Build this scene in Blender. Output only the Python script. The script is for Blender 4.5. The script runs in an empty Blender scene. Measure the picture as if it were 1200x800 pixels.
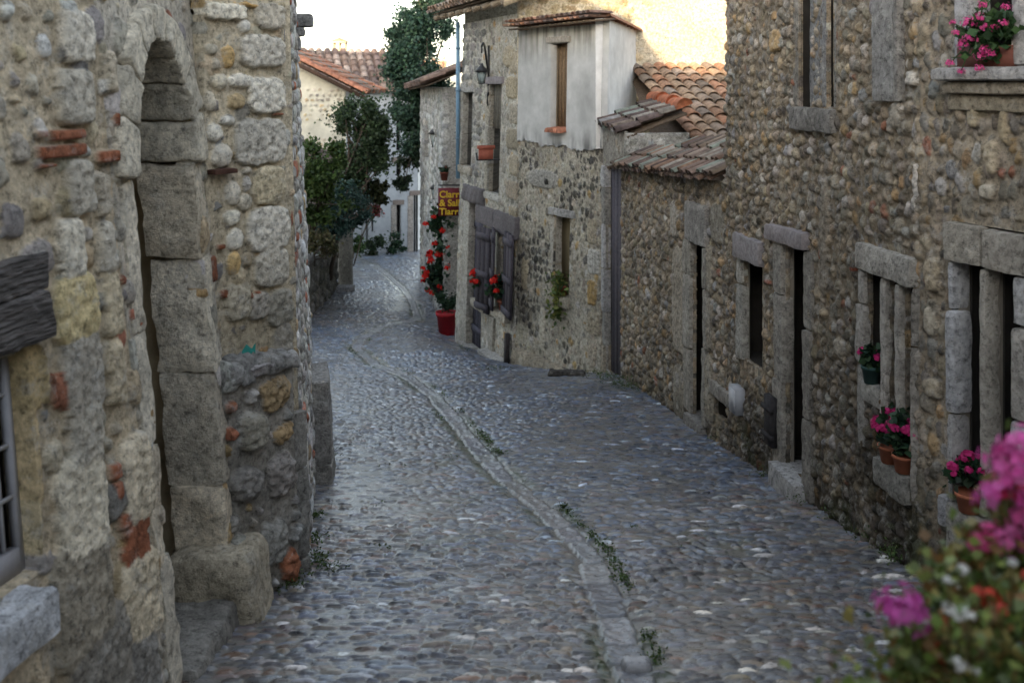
import bpy, math, random
import numpy as np
from mathutils import Vector, Matrix

R = random.Random(7)
E = 6.0                      # eye height (world z)
scene = bpy.context.scene
COL = scene.collection

# ------------------------------------------------------------------ numeric helpers
_tab = np.random.RandomState(11).rand(512, 512).astype(np.float32)
def vnoise(x, y, s=0):
    x = np.asarray(x, dtype=np.float64) + s * 37.17; y = np.asarray(y, dtype=np.float64) + s * 91.73
    xi = np.floor(x).astype(int); yi = np.floor(y).astype(int)
    fx = x - xi; fy = y - yi
    fx = fx * fx * (3 - 2 * fx); fy = fy * fy * (3 - 2 * fy)
    a = _tab[xi & 511, yi & 511]; b = _tab[(xi + 1) & 511, yi & 511]
    c = _tab[xi & 511, (yi + 1) & 511]; d = _tab[(xi + 1) & 511, (yi + 1) & 511]
    return (a * (1 - fx) + b * fx) * (1 - fy) + (c * (1 - fx) + d * fx) * fy
def fbm(x, y, s=0, o=4):
    t = 0; a = .5; n = 0
    for k in range(o):
        t = t + a * vnoise(x * 2 ** k, y * 2 ** k, s + k * 3); n += a; a *= .5
    return t / n
def noise3(p, sc, s=0):                       # cheap 3-vector noise for displacement
    x, y, z = p[:, 0] * sc, p[:, 1] * sc, p[:, 2] * sc
    return np.stack([fbm(x + y * .37, z + y * .71, s, 3), fbm(y + z * .31, x + z * .77, s + 5, 3),
                     fbm(z + x * .43, y + x * .59, s + 9, 3)], 1) - .5

# ------------------------------------------------------------------ object helpers
def tag(o, label=None, cat=None, group=None, kind=None):
    if label: o['label'] = label
    if cat: o['category'] = cat
    if group: o['group'] = group
    if kind: o['kind'] = kind
    return o
WLOC = {}
def thing(name, loc, label, cat, group=None):
    o = bpy.data.objects.new(name, None); COL.objects.link(o)
    o.location = loc; o.empty_display_size = .2
    WLOC[o.name] = np.array(loc, dtype=float)
    return tag(o, label, cat, group)

class Buf:
    def __init__(s): s.v = []; s.f = []; s.c = []; s.n = 0
    def add(s, verts, faces, col=None):
        verts = np.asarray(verts, dtype=float).reshape(-1, 3)
        col = (.5, .5, .5) if col is None else col
        c = np.asarray(col, dtype=float)
        if c.ndim == 1: c = np.tile(c[:3], (len(verts), 1))
        s.v.append(verts); s.c.append(c)
        for f in faces: s.f.append([int(i) + s.n for i in f])
        s.n += len(verts)
    def box(s, lo, hi, M=None, col=None):
        x0, y0, z0 = lo; x1, y1, z1 = hi
        v = np.array([(x0,y0,z0),(x1,y0,z0),(x1,y1,z0),(x0,y1,z0),(x0,y0,z1),(x1,y0,z1),(x1,y1,z1),(x0,y1,z1)], float)
        if M is not None: v = M(v)
        s.add(v, [(3,2,1,0),(4,5,6,7),(0,1,5,4),(1,2,6,5),(2,3,7,6),(3,0,4,7)], col)
    def tube(s, pts, r, seg=8, col=None, cap=True):
        pts = [np.array(p, float) for p in pts]; n = len(pts)
        rr = r if hasattr(r, '__len__') else [r] * n
        V = []
        up = np.array([.13, .21, .97])
        for i, p in enumerate(pts):
            d = pts[min(i + 1, n - 1)] - pts[max(i - 1, 0)]; d = d / (np.linalg.norm(d) + 1e-9)
            a = np.cross(d, up)
            if np.linalg.norm(a) < .1: a = np.cross(d, (1, 0, 0))
            a /= np.linalg.norm(a); b = np.cross(d, a)
            for k in range(seg):
                t = 2 * math.pi * k / seg
                V.append(p + rr[i] * (math.cos(t) * a + math.sin(t) * b))
        F = []
        for i in range(n - 1):
            for k in range(seg):
                F.append((i*seg+k, i*seg+(k+1) % seg, (i+1)*seg+(k+1) % seg, (i+1)*seg+k))
        if cap:
            F.append(list(range(seg))[::-1]); F.append([(n-1)*seg+k for k in range(seg)])
        s.add(V, F, col)
    def lathe(s, prof, c, seg=20, col=None):
        V = []; F = []
        for (r, z) in prof:
            for k in range(seg):
                t = 2 * math.pi * k / seg
                V.append((c[0] + r * math.cos(t), c[1] + r * math.sin(t), c[2] + z))
        for i in range(len(prof) - 1):
            for k in range(seg):
                F.append((i*seg+k, i*seg+(k+1) % seg, (i+1)*seg+(k+1) % seg, (i+1)*seg+k))
        F.append(list(range(seg))[::-1]); F.append([(len(prof)-1)*seg+k for k in range(seg)])
        s.add(V, F, col)
    def build(s, name, mat, parent=None, smooth=False):
        V = np.concatenate(s.v); C = np.concatenate(s.c)
        return mesh_obj(name, V, s.f, mat, parent, C, smooth)

def root_loc(parent):
    p = parent
    while p.parent: p = p.parent
    return WLOC.get(p.name, np.zeros(3))
def mesh_obj(name, V, F, mat, parent=None, C=None, smooth=False):
    V = np.asarray(V, dtype=np.float32)
    if parent is not None: V = (V - root_loc(parent)).astype(np.float32)
    me = bpy.data.meshes.new(name)
    me.vertices.add(len(V)); me.vertices.foreach_set('co', V.ravel())
    if isinstance(F, np.ndarray):
        nf, k = F.shape
        me.loops.add(nf * k); me.loops.foreach_set('vertex_index', F.ravel().astype(np.int32))
        me.polygons.add(nf); me.polygons.foreach_set('loop_start', np.arange(0, nf * k, k, dtype=np.int32))
    else:
        ls = np.array([len(f) for f in F], dtype=np.int32)
        fl = np.array([i for f in F for i in f], dtype=np.int32)
        me.loops.add(len(fl)); me.loops.foreach_set('vertex_index', fl)
        me.polygons.add(len(F))
        me.polygons.foreach_set('loop_start', np.concatenate([[0], np.cumsum(ls)[:-1]]).astype(np.int32))
    me.update(calc_edges=True); me.validate()
    if C is not None:
        at = me.color_attributes.new('Col', 'FLOAT_COLOR', 'POINT')
        C4 = np.ones((len(V), 4), np.float32); C4[:, :3] = C[:, :3]
        at.data.foreach_set('color', C4.ravel())
    if smooth: me.polygons.foreach_set('use_smooth', np.ones(len(me.polygons), dtype=bool))
    if mat: me.materials.append(mat)
    o = bpy.data.objects.new(name, me); COL.objects.link(o)
    if parent is not None: o.parent = parent
    return o

# ------------------------------------------------------------------ materials
def mat_attr(name, rough=.9, nscale=18, namt=.5, bscale=60, bdist=.004, bstr=.6, big=.25, spec=.3, tint=None, rvar=0., moss=None, transl=0):
    m = bpy.data.materials.new(name); m.use_nodes = True
    nt = m.node_tree; nt.nodes.clear(); N = nt.nodes.new; L = nt.links.new
    out = N('ShaderNodeOutputMaterial'); bs = N('ShaderNodeBsdfPrincipled')
    L(bs.outputs[0], out.inputs[0])
    tc = N('ShaderNodeTexCoord'); at = N('ShaderNodeAttribute'); at.attribute_name = 'Col'
    n1 = N('ShaderNodeTexNoise'); n1.inputs['Scale'].default_value = nscale; n1.inputs['Detail'].default_value = 7; n1.inputs['Roughness'].default_value = .65
    n2 = N('ShaderNodeTexNoise'); n2.inputs['Scale'].default_value = 1.7; n2.inputs['Detail'].default_value = 4
    for n in (n1, n2): L(tc.outputs['Object'], n.inputs['Vector'])
    def rng(src, lo, hi, a=.25, b=.75):
        r = N('ShaderNodeMapRange'); r.inputs[1].default_value = a; r.inputs[2].default_value = b
        r.inputs[3].default_value = lo; r.inputs[4].default_value = hi; L(src, r.inputs[0]); return r.outputs[0]
    mul = N('ShaderNodeMath'); mul.operation = 'MULTIPLY'
    L(rng(n1.outputs[0], 1 - namt, 1 + namt), mul.inputs[0]); L(rng(n2.outputs[0], 1 - big, 1 + big), mul.inputs[1])
    mx = N('ShaderNodeVectorMath'); mx.operation = 'SCALE'
    L(at.outputs['Color'], mx.inputs[0]); L(mul.outputs[0], mx.inputs['Scale'])
    src = mx.outputs[0]
    if moss:
        n5 = N('ShaderNodeTexNoise'); n5.inputs['Scale'].default_value = 9; n5.inputs['Detail'].default_value = 8; n5.inputs['Roughness'].default_value = .75; L(tc.outputs['Object'], n5.inputs['Vector'])
        mm_ = N('ShaderNodeMix'); mm_.data_type = 'RGBA'; L(rng(n5.outputs[0], 0, moss[3], .53, .66), mm_.inputs[0]); L(src, mm_.inputs[6]); mm_.inputs[7].default_value = (*moss[:3], 1)
        n6 = N('ShaderNodeTexNoise'); n6.inputs['Scale'].default_value = 13; n6.inputs['Detail'].default_value = 8; n6.inputs['Roughness'].default_value = .8; L(tc.outputs['Object'], n6.inputs['Vector'])
        dk = N('ShaderNodeVectorMath'); dk.operation = 'SCALE'; L(mm_.outputs[2], dk.inputs[0]); L(rng(n6.outputs[0], .35, 1.08, .36, .5), dk.inputs['Scale']); src = dk.outputs[0]; n6.inputs['Scale'].default_value = 30
    L(src, bs.inputs['Base Color'])
    if rvar: L(rng(n1.outputs[0], rough - rvar, rough + rvar), bs.inputs['Roughness'])
    else: bs.inputs['Roughness'].default_value = rough
    bs.inputs['Specular IOR Level'].default_value = spec
    if bstr > 0:
        n3 = N('ShaderNodeTexNoise'); n3.inputs['Scale'].default_value = bscale; n3.inputs['Detail'].default_value = 6; n3.inputs['Roughness'].default_value = .7
        L(tc.outputs['Object'], n3.inputs['Vector'])
        bp = N('ShaderNodeBump'); bp.inputs['Strength'].default_value = bstr; bp.inputs['Distance'].default_value = bdist
        L(n3.outputs[0], bp.inputs['Height']); L(bp.outputs[0], bs.inputs['Normal'])
    if transl:
        tr = N('ShaderNodeBsdfTranslucent'); L(src, tr.inputs[0])
        ms = N('ShaderNodeMixShader'); ms.inputs[0].default_value = transl
        L(bs.outputs[0], ms.inputs[1]); L(tr.outputs[0], ms.inputs[2]); L(ms.outputs[0], out.inputs[0])
    return m
def mat_plain(name, col, rough=.7, spec=.3, metal=0, nscale=20, namt=.3, bscale=50, bdist=.002, bstr=.4, stretch=None):
    m = bpy.data.materials.new(name); m.use_nodes = True
    nt = m.node_tree; N = nt.nodes.new; L = nt.links.new; bs = nt.nodes['Principled BSDF']
    tc = N('ShaderNodeTexCoord'); mp = N('ShaderNodeMapping'); L(tc.outputs['Object'], mp.inputs[0])
    if stretch: mp.inputs['Scale'].default_value = stretch
    n1 = N('ShaderNodeTexNoise'); n1.inputs['Scale'].default_value = nscale; n1.inputs['Detail'].default_value = 6
    L(mp.outputs[0], n1.inputs['Vector'])
    r = N('ShaderNodeMapRange'); r.inputs[1].default_value = .25; r.inputs[2].default_value = .75
    r.inputs[3].default_value = 1 - namt; r.inputs[4].default_value = 1 + namt; L(n1.outputs[0], r.inputs[0])
    mx = N('ShaderNodeVectorMath'); mx.operation = 'SCALE'; mx.inputs[0].default_value = col[:3]
    L(r.outputs[0], mx.inputs['Scale']); L(mx.outputs[0], bs.inputs['Base Color'])
    bs.inputs['Roughness'].default_value = rough; bs.inputs['Metallic'].default_value = metal
    bs.inputs['Specular IOR Level'].default_value = spec
    n3 = N('ShaderNodeTexNoise'); n3.inputs['Scale'].default_value = bscale; n3.inputs['Detail'].default_value = 5
    L(mp.outputs[0], n3.inputs['Vector'])
    bp = N('ShaderNodeBump'); bp.inputs['Strength'].default_value = bstr; bp.inputs['Distance'].default_value = bdist
    L(n3.outputs[0], bp.inputs['Height']); L(bp.outputs[0], bs.inputs['Normal'])
    return m

M_STONE = mat_attr('stonework', rough=.92, nscale=26, namt=.5, bscale=75, bdist=.010, bstr=1.0, spec=.2, moss=(.46, .45, .42, .55))
M_BLOCK = mat_attr('cut_stone', rough=.92, nscale=20, namt=.5, bscale=55, bdist=.018, bstr=1.0, spec=.15, moss=(.50, .48, .43, .5))
M_PLAST = mat_attr('lime_plaster', rough=.95, nscale=6, namt=.16, bscale=60, bdist=.003, bstr=.5, big=.15, spec=.15)
M_COBB = mat_attr('cobbles', rough=.33, nscale=30, namt=.35, bscale=90, bdist=.003, bstr=.6, big=.22, spec=.5, rvar=.14)
M_TILE = mat_attr('roof_tile', rough=.88, nscale=14, namt=.55, bscale=60, bdist=.004, bstr=.7, spec=.2)
M_LEAF = mat_attr('leaf', rough=.55, nscale=9, namt=.35, bstr=0, spec=.35, transl=.25)
M_PETAL = mat_attr('petal', rough=.6, nscale=30, namt=.15, bstr=0, spec=.2, big=.05, transl=.3)
M_WOOD = mat_attr('weathered_wood', rough=.85, nscale=30, namt=.45, bscale=40, bdist=.006, bstr=.9, spec=.2)
M_TERRA = mat_attr('terracotta', rough=.75, nscale=12, namt=.25, bstr=.3, bdist=.002, spec=.25)
M_PAINT = mat_attr('worn_paint', rough=.6, nscale=10, namt=.2, bstr=.3, bdist=.001, spec=.35)
M_IRON = mat_plain('wrought_iron', (.02, .02, .022), rough=.55, spec=.4, namt=.4)
M_GLASS = mat_plain('dark_pane', (.012, .013, .015), rough=.12, spec=.6, namt=.2, bstr=.05)
M_DARK = mat_attr('dim_interior', rough=.95, nscale=6, namt=.4, bstr=.4)

# ------------------------------------------------------------------ projection helpers (only used to measure the photo)
F_ = 1200.0
def ray(px, py): return np.array([(px - 600) / F_, 1.0, -(py - 100) / F_])
def W(px, py, Y): return np.array([(px - 600) / F_ * Y, Y, E - (py - 100) / F_ * Y])
def PP(px, Y): return np.array([(px - 600) / F_ * Y, Y])

class Facet:
    def __init__(s, p0, p1, tgt, lean=0.0, zref=E - 1.2):
        s.p0 = np.array(p0, float); d = np.array(p1, float) - s.p0; s.L = float(np.linalg.norm(d)); s.U = d / s.L
        n = np.array([-s.U[1], s.U[0]])
        if np.dot(n, np.array(tgt) - s.p0) < 0: n = -n
        s.N = n; s.lean = lean; s.zref = zref; s.foff = 0.0; s.lift = 0.0
    def pt(s, u, z, n=0.0):
        u = np.asarray(u, float); z = np.asarray(z, float); n = np.asarray(n, float)
        u, z, n = np.broadcast_arrays(u, z, n)
        k = n + s.lean * (s.zref - z)
        return np.stack([s.p0[0] + s.U[0] * u + s.N[0] * k, s.p0[1] + s.U[1] * u + s.N[1] * k, z], -1)
    def M(s, v): return s.pt(v[:, 0], v[:, 2], v[:, 1])       # local (u, n, z) -> world
    def at(s, px, py, off=None):
        off = s.foff if off is None else off
        D = ray(px, py); Nd = s.N @ D[:2]
        t = (off + s.lean * (s.zref - E) + s.N @ s.p0) / (Nd + s.lean * D[2])
        p = np.array([0, 0, E]) + t * D
        return float(s.U @ (p[:2] - s.p0)), float(p[2])
    def rect(s, pxa, ya, pxb, yb):          # two opposite corners -> u0,u1,z0,z1
        a = s.at(pxa, ya); b = s.at(pxb, yb)
        return min(a[0], b[0]), max(a[0], b[0]), min(a[1], b[1]), max(a[1], b[1])

# ------------------------------------------------------------------ masonry height fields
class Field:
    def __init__(s, xs, ys, mortar, seed, mvar=.25, warp=.012, wsc=22):
        s.xs = xs; s.ys = ys; s.rng = random.Random(seed)
        X, Y = np.meshgrid(xs, ys); s.X = X; s.Y = Y; s.mort = mortar
        s.H = (fbm(X * 25, Y * 25, seed) - .5) * .010
        k = 1 + mvar * 2 * (fbm(X * 3, Y * 3, seed + 1) - .5)
        s.C = np.stack([mortar[i] * k for i in range(3)], -1)
        s.wx = (fbm(X * wsc, Y * wsc, seed + 2, 2) - .5) * 2 * warp; s.wy = (fbm(X * wsc, Y * wsc, seed + 3, 2) - .5) * 2 * warp
        s.fine = (fbm(X * 40, Y * 40, seed + 4, 3) - .5)
    def stamp(s, x, y, a, b, ang, h, col, p=2.2, flat=.5, rough=.0, warp=1.0):
        r = max(a, b) * 1.15 + .01
        i0, i1 = np.searchsorted(s.xs, (x - r, x + r)); j0, j1 = np.searchsorted(s.ys, (y - r, y + r))
        if i1 - i0 < 2 or j1 - j0 < 2: return
        sl = (slice(j0, j1), slice(i0, i1))
        dx = s.X[sl] - x + s.wx[sl] * warp; dy = s.Y[sl] - y + s.wy[sl] * warp
        ca, sa = math.cos(ang), math.sin(ang)
        q = np.abs((dx * ca + dy * sa) / a) ** p + np.abs((dy * ca - dx * sa) / b) ** p
        hh = h * np.clip(1 - q, 0, 1) ** flat + rough * s.fine[sl]
        Hs = s.H[sl]; m = (q < 1) & (hh > Hs)
        Hs[m] = hh[m]; s.C[sl][m] = col
def pick(pal, rng, v=.22):
    t = rng.random() * sum(w for w, c in pal)
    for w, c in pal:
        t -= w
        if t <= 0: break
    k = 1 + rng.uniform(-v, v)
    return np.array([c[0] * k * (1 + rng.uniform(-.05, .05)), c[1] * k, c[2] * k * (1 + rng.uniform(-.06, .06))])
def rows(f, pal, rh=(.07, .10), ar=(.6, .95), h=(.022, .038), gap=.005, tilt=.3, p=2.3, x0=None, x1=None, y0=None, y1=None, flat=.5, skip=0., sel=None):
    g = f.rng
    x0 = f.xs[0] if x0 is None else x0; x1 = f.xs[-1] if x1 is None else x1
    y0 = f.ys[0] if y0 is None else y0; y1 = f.ys[-1] if y1 is None else y1
    y = y0; row = 0
    while y < y1:
        r = g.uniform(*rh); x = x0 - g.random() * r
        tl = tilt * (1 if row % 2 else -1)
        while x < x1:
            k = g.uniform(.75, 1.3) if g.random() < .8 else g.uniform(1.1, 1.7)
            w = r * g.uniform(*ar) * k
            if g.random() > skip:
                yy = y + r / 2 + .5 * r * (float(vnoise(x * 2.3, y * 2.1, 5)) - .5)
                if sel is None or sel(x + w / 2, yy):
                    f.stamp(x + w / 2, yy, max(w / 2 - gap, .008), max(r / 2 * g.uniform(.85, 1.12) - gap, .008), tl + g.gauss(0, .25),
                            g.uniform(*h), pick(pal, g), p=g.uniform(1.9, p + .5), flat=flat, rough=.003)
            x += w
        y += r * .95; row += 1
def darts(f, pal, sizes, n, h=(.02, .05), ar=(.6, 1.2), p=(2.2, 4), flat=.4, gap=1.12, occ=None, rough=.008):
    g = f.rng; R0 = .02
    nx = int((f.xs[-1] - f.xs[0]) / R0) + 2; ny = int((f.ys[-1] - f.ys[0]) / R0) + 2
    if occ is None: occ = np.zeros((ny, nx), bool)
    for (s0, s1, cnt) in sizes:
        for k in range(cnt):
            x = g.uniform(f.xs[0], f.xs[-1]); y = g.uniform(f.ys[0], f.ys[-1])
            b = g.uniform(s0, s1); a = b * g.uniform(*ar)
            i0 = max(int((x - a * gap - f.xs[0]) / R0), 0); i1 = int((x + a * gap - f.xs[0]) / R0) + 1
            j0 = max(int((y - b * gap - f.ys[0]) / R0), 0); j1 = int((y + b * gap - f.ys[0]) / R0) + 1
            sub = occ[j0:j1, i0:i1]
            if sub.size == 0 or sub.mean() > .12: continue
            occ[j0:j1, i0:i1] = True
            f.stamp(x, y, a, b, g.gauss(0, .15), g.uniform(*h) * min(1, .5 + b * 6), pick(pal, g), p=g.uniform(*p), flat=flat, rough=rough, warp=1.6)
    return occ

def pebbles(f, pal, smax=.058, smin=.016, dens=1.0, h=(.02, .045), ar=(.5, .95), tilt=.35, p=(1.9, 3.0), flat=.5, sel=None, coarse=1.0, veil=.011):
    """tightly packed upright river pebbles in loose courses"""
    g = f.rng; R0 = .01; nx = int((f.xs[-1] - f.xs[0]) / R0) + 2; ny = int((f.ys[-1] - f.ys[0]) / R0) + 2
    occ = np.zeros((ny, nx), bool); area = (f.xs[-1] - f.xs[0]) * (f.ys[-1] - f.ys[0])
    for (s0, s1, d, lim) in ((.75, 1.0, 420, .10), (.55, .8, 650, .14), (.38, .6, 1100, .2), (.25, .42, 1500, .28)):
        for k in range(int(area * d * dens / (coarse * coarse))):
            x = g.uniform(f.xs[0], f.xs[-1]); y = g.uniform(f.ys[0], f.ys[-1])
            rowh = smax * 1.7; y = y + .45 * (round(y / rowh + .4 * vnoise(x * 1.1, y * .4, 3)) * rowh - y) if g.random() < .6 else y
            if sel is not None and not sel(x, y): continue
            b = smax * g.uniform(s0, s1); a = b * g.uniform(*ar)
            i0 = max(int((x - a * .92 - f.xs[0]) / R0), 0); i1 = int((x + a * .92 - f.xs[0]) / R0) + 1
            j0 = max(int((y - b * .92 - f.ys[0]) / R0), 0); j1 = int((y + b * .92 - f.ys[0]) / R0) + 1
            sub = occ[j0:j1, i0:i1]
            if sub.size == 0 or sub.mean() > lim: continue
            sub[:] = True
            f.stamp(x, y, a, b, g.gauss(0, tilt), g.uniform(*h) * (.55 + .45 * b / smax), pick(pal, g, .2), p=g.uniform(*p), flat=flat * g.uniform(.7, 1.2), rough=.016, warp=1.3)
    ml = veil * (.25 + 1.5 * fbm(f.X * 2.1, f.Y * 2.1, 133, 3) ** 1.5 + .5 * (fbm(f.X * 30, f.Y * 30, 137, 3) - .5)); k = f.H < ml
    f.H[k] = ml[k] + .006 * f.fine[k]; f.C[k] = np.array(f.mort) * (.85 + .3 * fbm(f.X[k] * 6, f.Y[k] * 6, 135))[..., None]

def grid_faces(ny, nx, mask):
    idx = np.arange(ny * nx).reshape(ny, nx)
    q = np.stack([idx[:-1, :-1], idx[:-1, 1:], idx[1:, 1:], idx[1:, :-1]], -1)
    return q[mask]
def wall(name, F, u0, u1, z0, z1, res, mortar, seed, fill, holes, parent, mat=None, top=None, bulge=.010, off=0.0, skirt=.09, label=None):
    xs = np.linspace(u0, u1, int((u1 - u0) / res) + 2); zs = np.linspace(z0, z1, int((z1 - z0) / res) + 2)
    f = Field(xs, zs, mortar, seed); fill(f)
    H = f.H + bulge * 2 * (fbm(f.X * .9, f.Y * .9, seed + 8, 2) - .5) + off
    for hl in holes:
        if not callable(hl):
            d = np.maximum(np.maximum(hl[0] - f.X, f.X - hl[1]), np.maximum(hl[2] - f.Y, f.Y - hl[3])); k = d < .055
            H[k] = np.minimum(H[k], off + .012)
    V = F.pt(f.X, f.Y, H).reshape(-1, 3)
    xc = (xs[:-1] + xs[1:]) / 2; zc = (zs[:-1] + zs[1:]) / 2; XC, ZC = np.meshgrid(xc, zc)
    m = np.ones(XC.shape, bool)
    for hl in holes:
        if callable(hl): m &= ~hl(XC, ZC)
        else: m &= ~((XC > hl[0]) & (XC < hl[1]) & (ZC > hl[2]) & (ZC < hl[3]))
    if top is not None: m &= ZC < top(XC)
    Q = grid_faces(len(zs), len(xs), m)
    nv = len(V); V = np.concatenate([V, F.pt(f.X, f.Y, H - skirt).reshape(-1, 3)]); f.C = np.concatenate([f.C.reshape(-1, 3)] * 2)
    idx = np.arange(nv).reshape(len(zs), len(xs)); mp = np.pad(m, 1)
    jv, iv = np.nonzero(mp[1:-1, 1:] != mp[1:-1, :-1]); jh, ih = np.nonzero(mp[1:, 1:-1] != mp[:-1, 1:-1])
    a_ = np.concatenate([idx[jv, iv], idx[jh, ih]]); b_ = np.concatenate([idx[jv + 1, iv], idx[jh, ih + 1]])
    Q = np.concatenate([Q, np.stack([a_, b_, b_ + nv, a_ + nv], -1)])
    used = np.unique(Q); remap = np.zeros(len(V), np.int64); remap[used] = np.arange(len(used))
    o = mesh_obj(name, V[used], remap[Q], mat or M_STONE, parent, f.C[used], True)
    if label: o['label'] = label
    return o

def rock(buf, F, u0, u1, z0, z1, n0, n1, col, res=.035, rad=.018, amp=.012, seed=0, skew=(0, 0)):
    """a worn stone block with rounded arrises, mapped on a facet (u, z, n)"""
    lo = np.array([u0, n0, z0]); hi = np.array([u1, n1, z1]); ext = hi - lo
    rad = min(rad, ext.min() * .45)
    for ax in range(3):
        a, b = [k for k in range(3) if k != ax]
        na = max(2, int(ext[a] / res) + 1); nb = max(2, int(ext[b] / res) + 1)
        ta = np.linspace(0, 1, na + 1); tb = np.linspace(0, 1, nb + 1)
        # cluster near the edges so that the rounding shows
        A, B = np.meshgrid(ta, tb)
        for side in (0, 1):
            P = np.zeros((A.size, 3)); P[:, a] = lo[a] + A.ravel() * ext[a]; P[:, b] = lo[b] + B.ravel() * ext[b]; P[:, ax] = hi[ax] if side else lo[ax]
            core = np.clip(P, lo + rad, hi - rad); d = P - core; l = np.linalg.norm(d, axis=1, keepdims=True)
            P = core + d / np.maximum(l, 1e-6) * rad
            P[:, 0] += (P[:, 2] - z0) * skew[0]; P[:, 2] += (P[:, 0] - u0) * skew[1]
            P = P + noise3(P, 9, seed) * amp * 1.6 + noise3(P, 30, seed + 3) * amp * .7
            Wd = F.M(P)
            idx = np.arange(A.size).reshape(A.shape)
            q = np.stack([idx[:-1, :-1], idx[:-1, 1:], idx[1:, 1:], idx[1:, :-1]], -1).reshape(-1, 4)
            k = 1 + .3 * (fbm(P[:, 0] * 8 + P[:, 1] * 5, P[:, 2] * 8, seed, 3) - .5)[:, None]
            buf.add(Wd, q, np.array(col)[None, :3] * k)

GREY = [(.33, .32, .30), (.27, .265, .25), (.38, .36, .32), (.31, .28, .24), (.24, .235, .225)]
def column(F, u0, u1, z0, z1, n0, n1, parent, name, cols=GREY, hts=(.35, .7), seed=0, jit=.012, mat=None, amp=.012, lab=None):
    g = random.Random(seed); b = Buf(); z = z0; k = 0; n1 += F.lift
    while z < z1 - .02:
        h = g.uniform(*hts)
        if z1 - (z + h) < .15: h = z1 - z
        c = np.array(cols[g.randrange(len(cols))]) * g.uniform(.85, 1.15)
        rock(b, F, u0 + g.uniform(-jit, jit), u1 + g.uniform(-jit, jit), z + .003, z + h - .003, n0, n1 + g.uniform(-jit, jit) * .5, c, seed=seed + k, amp=amp)
        z += h; k += 1
    o = b.build(name, mat or M_BLOCK, parent, True)
    if lab: o['label'] = lab
    return o
def single(F, u0, u1, z0, z1, n0, n1, col, parent, name, seed=0, mat=None, amp=.012, rad=.018, skew=(0, 0), res=.035, lab=None):
    n1 += getattr(F, 'lift', 0); b = Buf(); rock(b, F, u0, u1, z0, z1, n0, n1, col, seed=seed, amp=amp, rad=rad, skew=skew, res=res)
    o = b.build(name, mat or M_BLOCK, parent, True)
    if lab: o['label'] = lab
    return o
def recess(F, u0, u1, z0, z1, depth, parent, col, backname='pane', backmat=None, backcol=(.02, .02, .02), n0=.0, name='reveal'):
    """inner faces of an opening and the panel at its back"""
    b = Buf()
    q = [(0, 1, 2, 3)]
    e = .012
    for (a, c) in (((u0-e, z0), (u0-e, z1)), ((u1+e, z0), (u1+e, z1)), ((u0, z0-e), (u1, z0-e)), ((u0, z1+e), (u1, z1+e))):
        v = [F.pt(a[0], a[1], n0), F.pt(c[0], c[1], n0), F.pt(c[0], c[1], -depth), F.pt(a[0], a[1], -depth)]
        b.add(v, q, col)
    rv = b.build(name, M_DARK, parent)
    b = Buf(); b.box((u0 - .02, -depth - .04, z0 - .02), (u1 + .02, -depth, z1 + .02), F.M, backcol)
    return rv, b.build(backname, backmat or M_GLASS, parent)
def cavity(F, r, dj, depth, parent, name, wide=.3, col=(.03, .027, .024), down=.0, rcol=(.2, .18, .15)):  # col: gloom of the unlit room put into near-black wall colour
    """dark room behind an opening whose stone reveal is dj deep"""
    b = Buf(); u0, u1, z0, z1 = r; q = [(0, 1, 2, 3)]; U0, U1, Z0, Z1 = u0 - wide, u1 + wide, z0 - down, z1 + .12
    for (a, c) in (((U0, Z0), (U0, Z1)), ((U1, Z0), (U1, Z1)), ((U0, Z0), (U1, Z0)), ((U0, Z1), (U1, Z1))):
        b.add([F.pt(a[0], a[1], -dj - .004), F.pt(c[0], c[1], -dj - .004), F.pt(c[0], c[1], -depth), F.pt(a[0], a[1], -depth)], q, col)
    for (a, c) in (((U0, Z0), (u0, Z1)), ((u1, Z0), (U1, Z1)), ((u0, z1), (u1, Z1))):      # room side of the wall round the opening
        b.add([F.pt(a[0], a[1], -dj - .006), F.pt(c[0], a[1], -dj - .006), F.pt(c[0], c[1], -dj - .006), F.pt(a[0], c[1], -dj - .006)], q, col)
    e = .012
    for (a, c) in (((u0 - e, z0), (u0 - e, z1)), ((u1 + e, z0), (u1 + e, z1)), ((u0, z1 + e), (u1, z1 + e)), ((u0, z0 - e), (u1, z0 - e))):
        b.add([F.pt(a[0], a[1], 0), F.pt(c[0], c[1], 0), F.pt(c[0], c[1], -dj - .005), F.pt(a[0], a[1], -dj - .005)], q, rcol)
    rv = b.build('reveal', M_DARK, parent)
    b = Buf(); b.box((U0, -depth - .03, Z0), (U1, -depth, Z1), F.M, (.02, .02, .02))
    return rv, b.build(name, M_GLASS if name == 'window' else M_WOOD, parent)
def djx(F, ufar, px, py=400):
    lo, hi = .01, .7; sg_ = 1 if F.at(px, py, -.3)[0] > F.at(px, py, .0)[0] else -1
    for _ in range(30):
        m = (lo + hi) / 2
        if sg_ * (F.at(px, py, -m)[0] - ufar) < 0: lo = m
        else: hi = m
    return max(.015, m)
def planks(F, u0, u1, z0, z1, n0, n1, parent, name, col, n=5, mat=None, battens=True, seed=0):
    g = random.Random(seed); b = Buf(); w = (u1 - u0) / n
    for k in range(n):
        c = np.array(col) * g.uniform(.8, 1.2)
        b.box((u0 + k * w + .003, n0, z0), (u0 + (k + 1) * w - .003, n1 + g.uniform(-.003, .003), z1), F.M, c)
    if battens:
        for t in (.12, .5, .86):
            zz = z0 + (z1 - z0) * t; b.box((u0 + .01, n1, zz - .05), (u1 - .01, n1 + .025, zz + .05), F.M, np.array(col) * .95)
    return b.build(name, mat or M_WOOD, parent)

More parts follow.
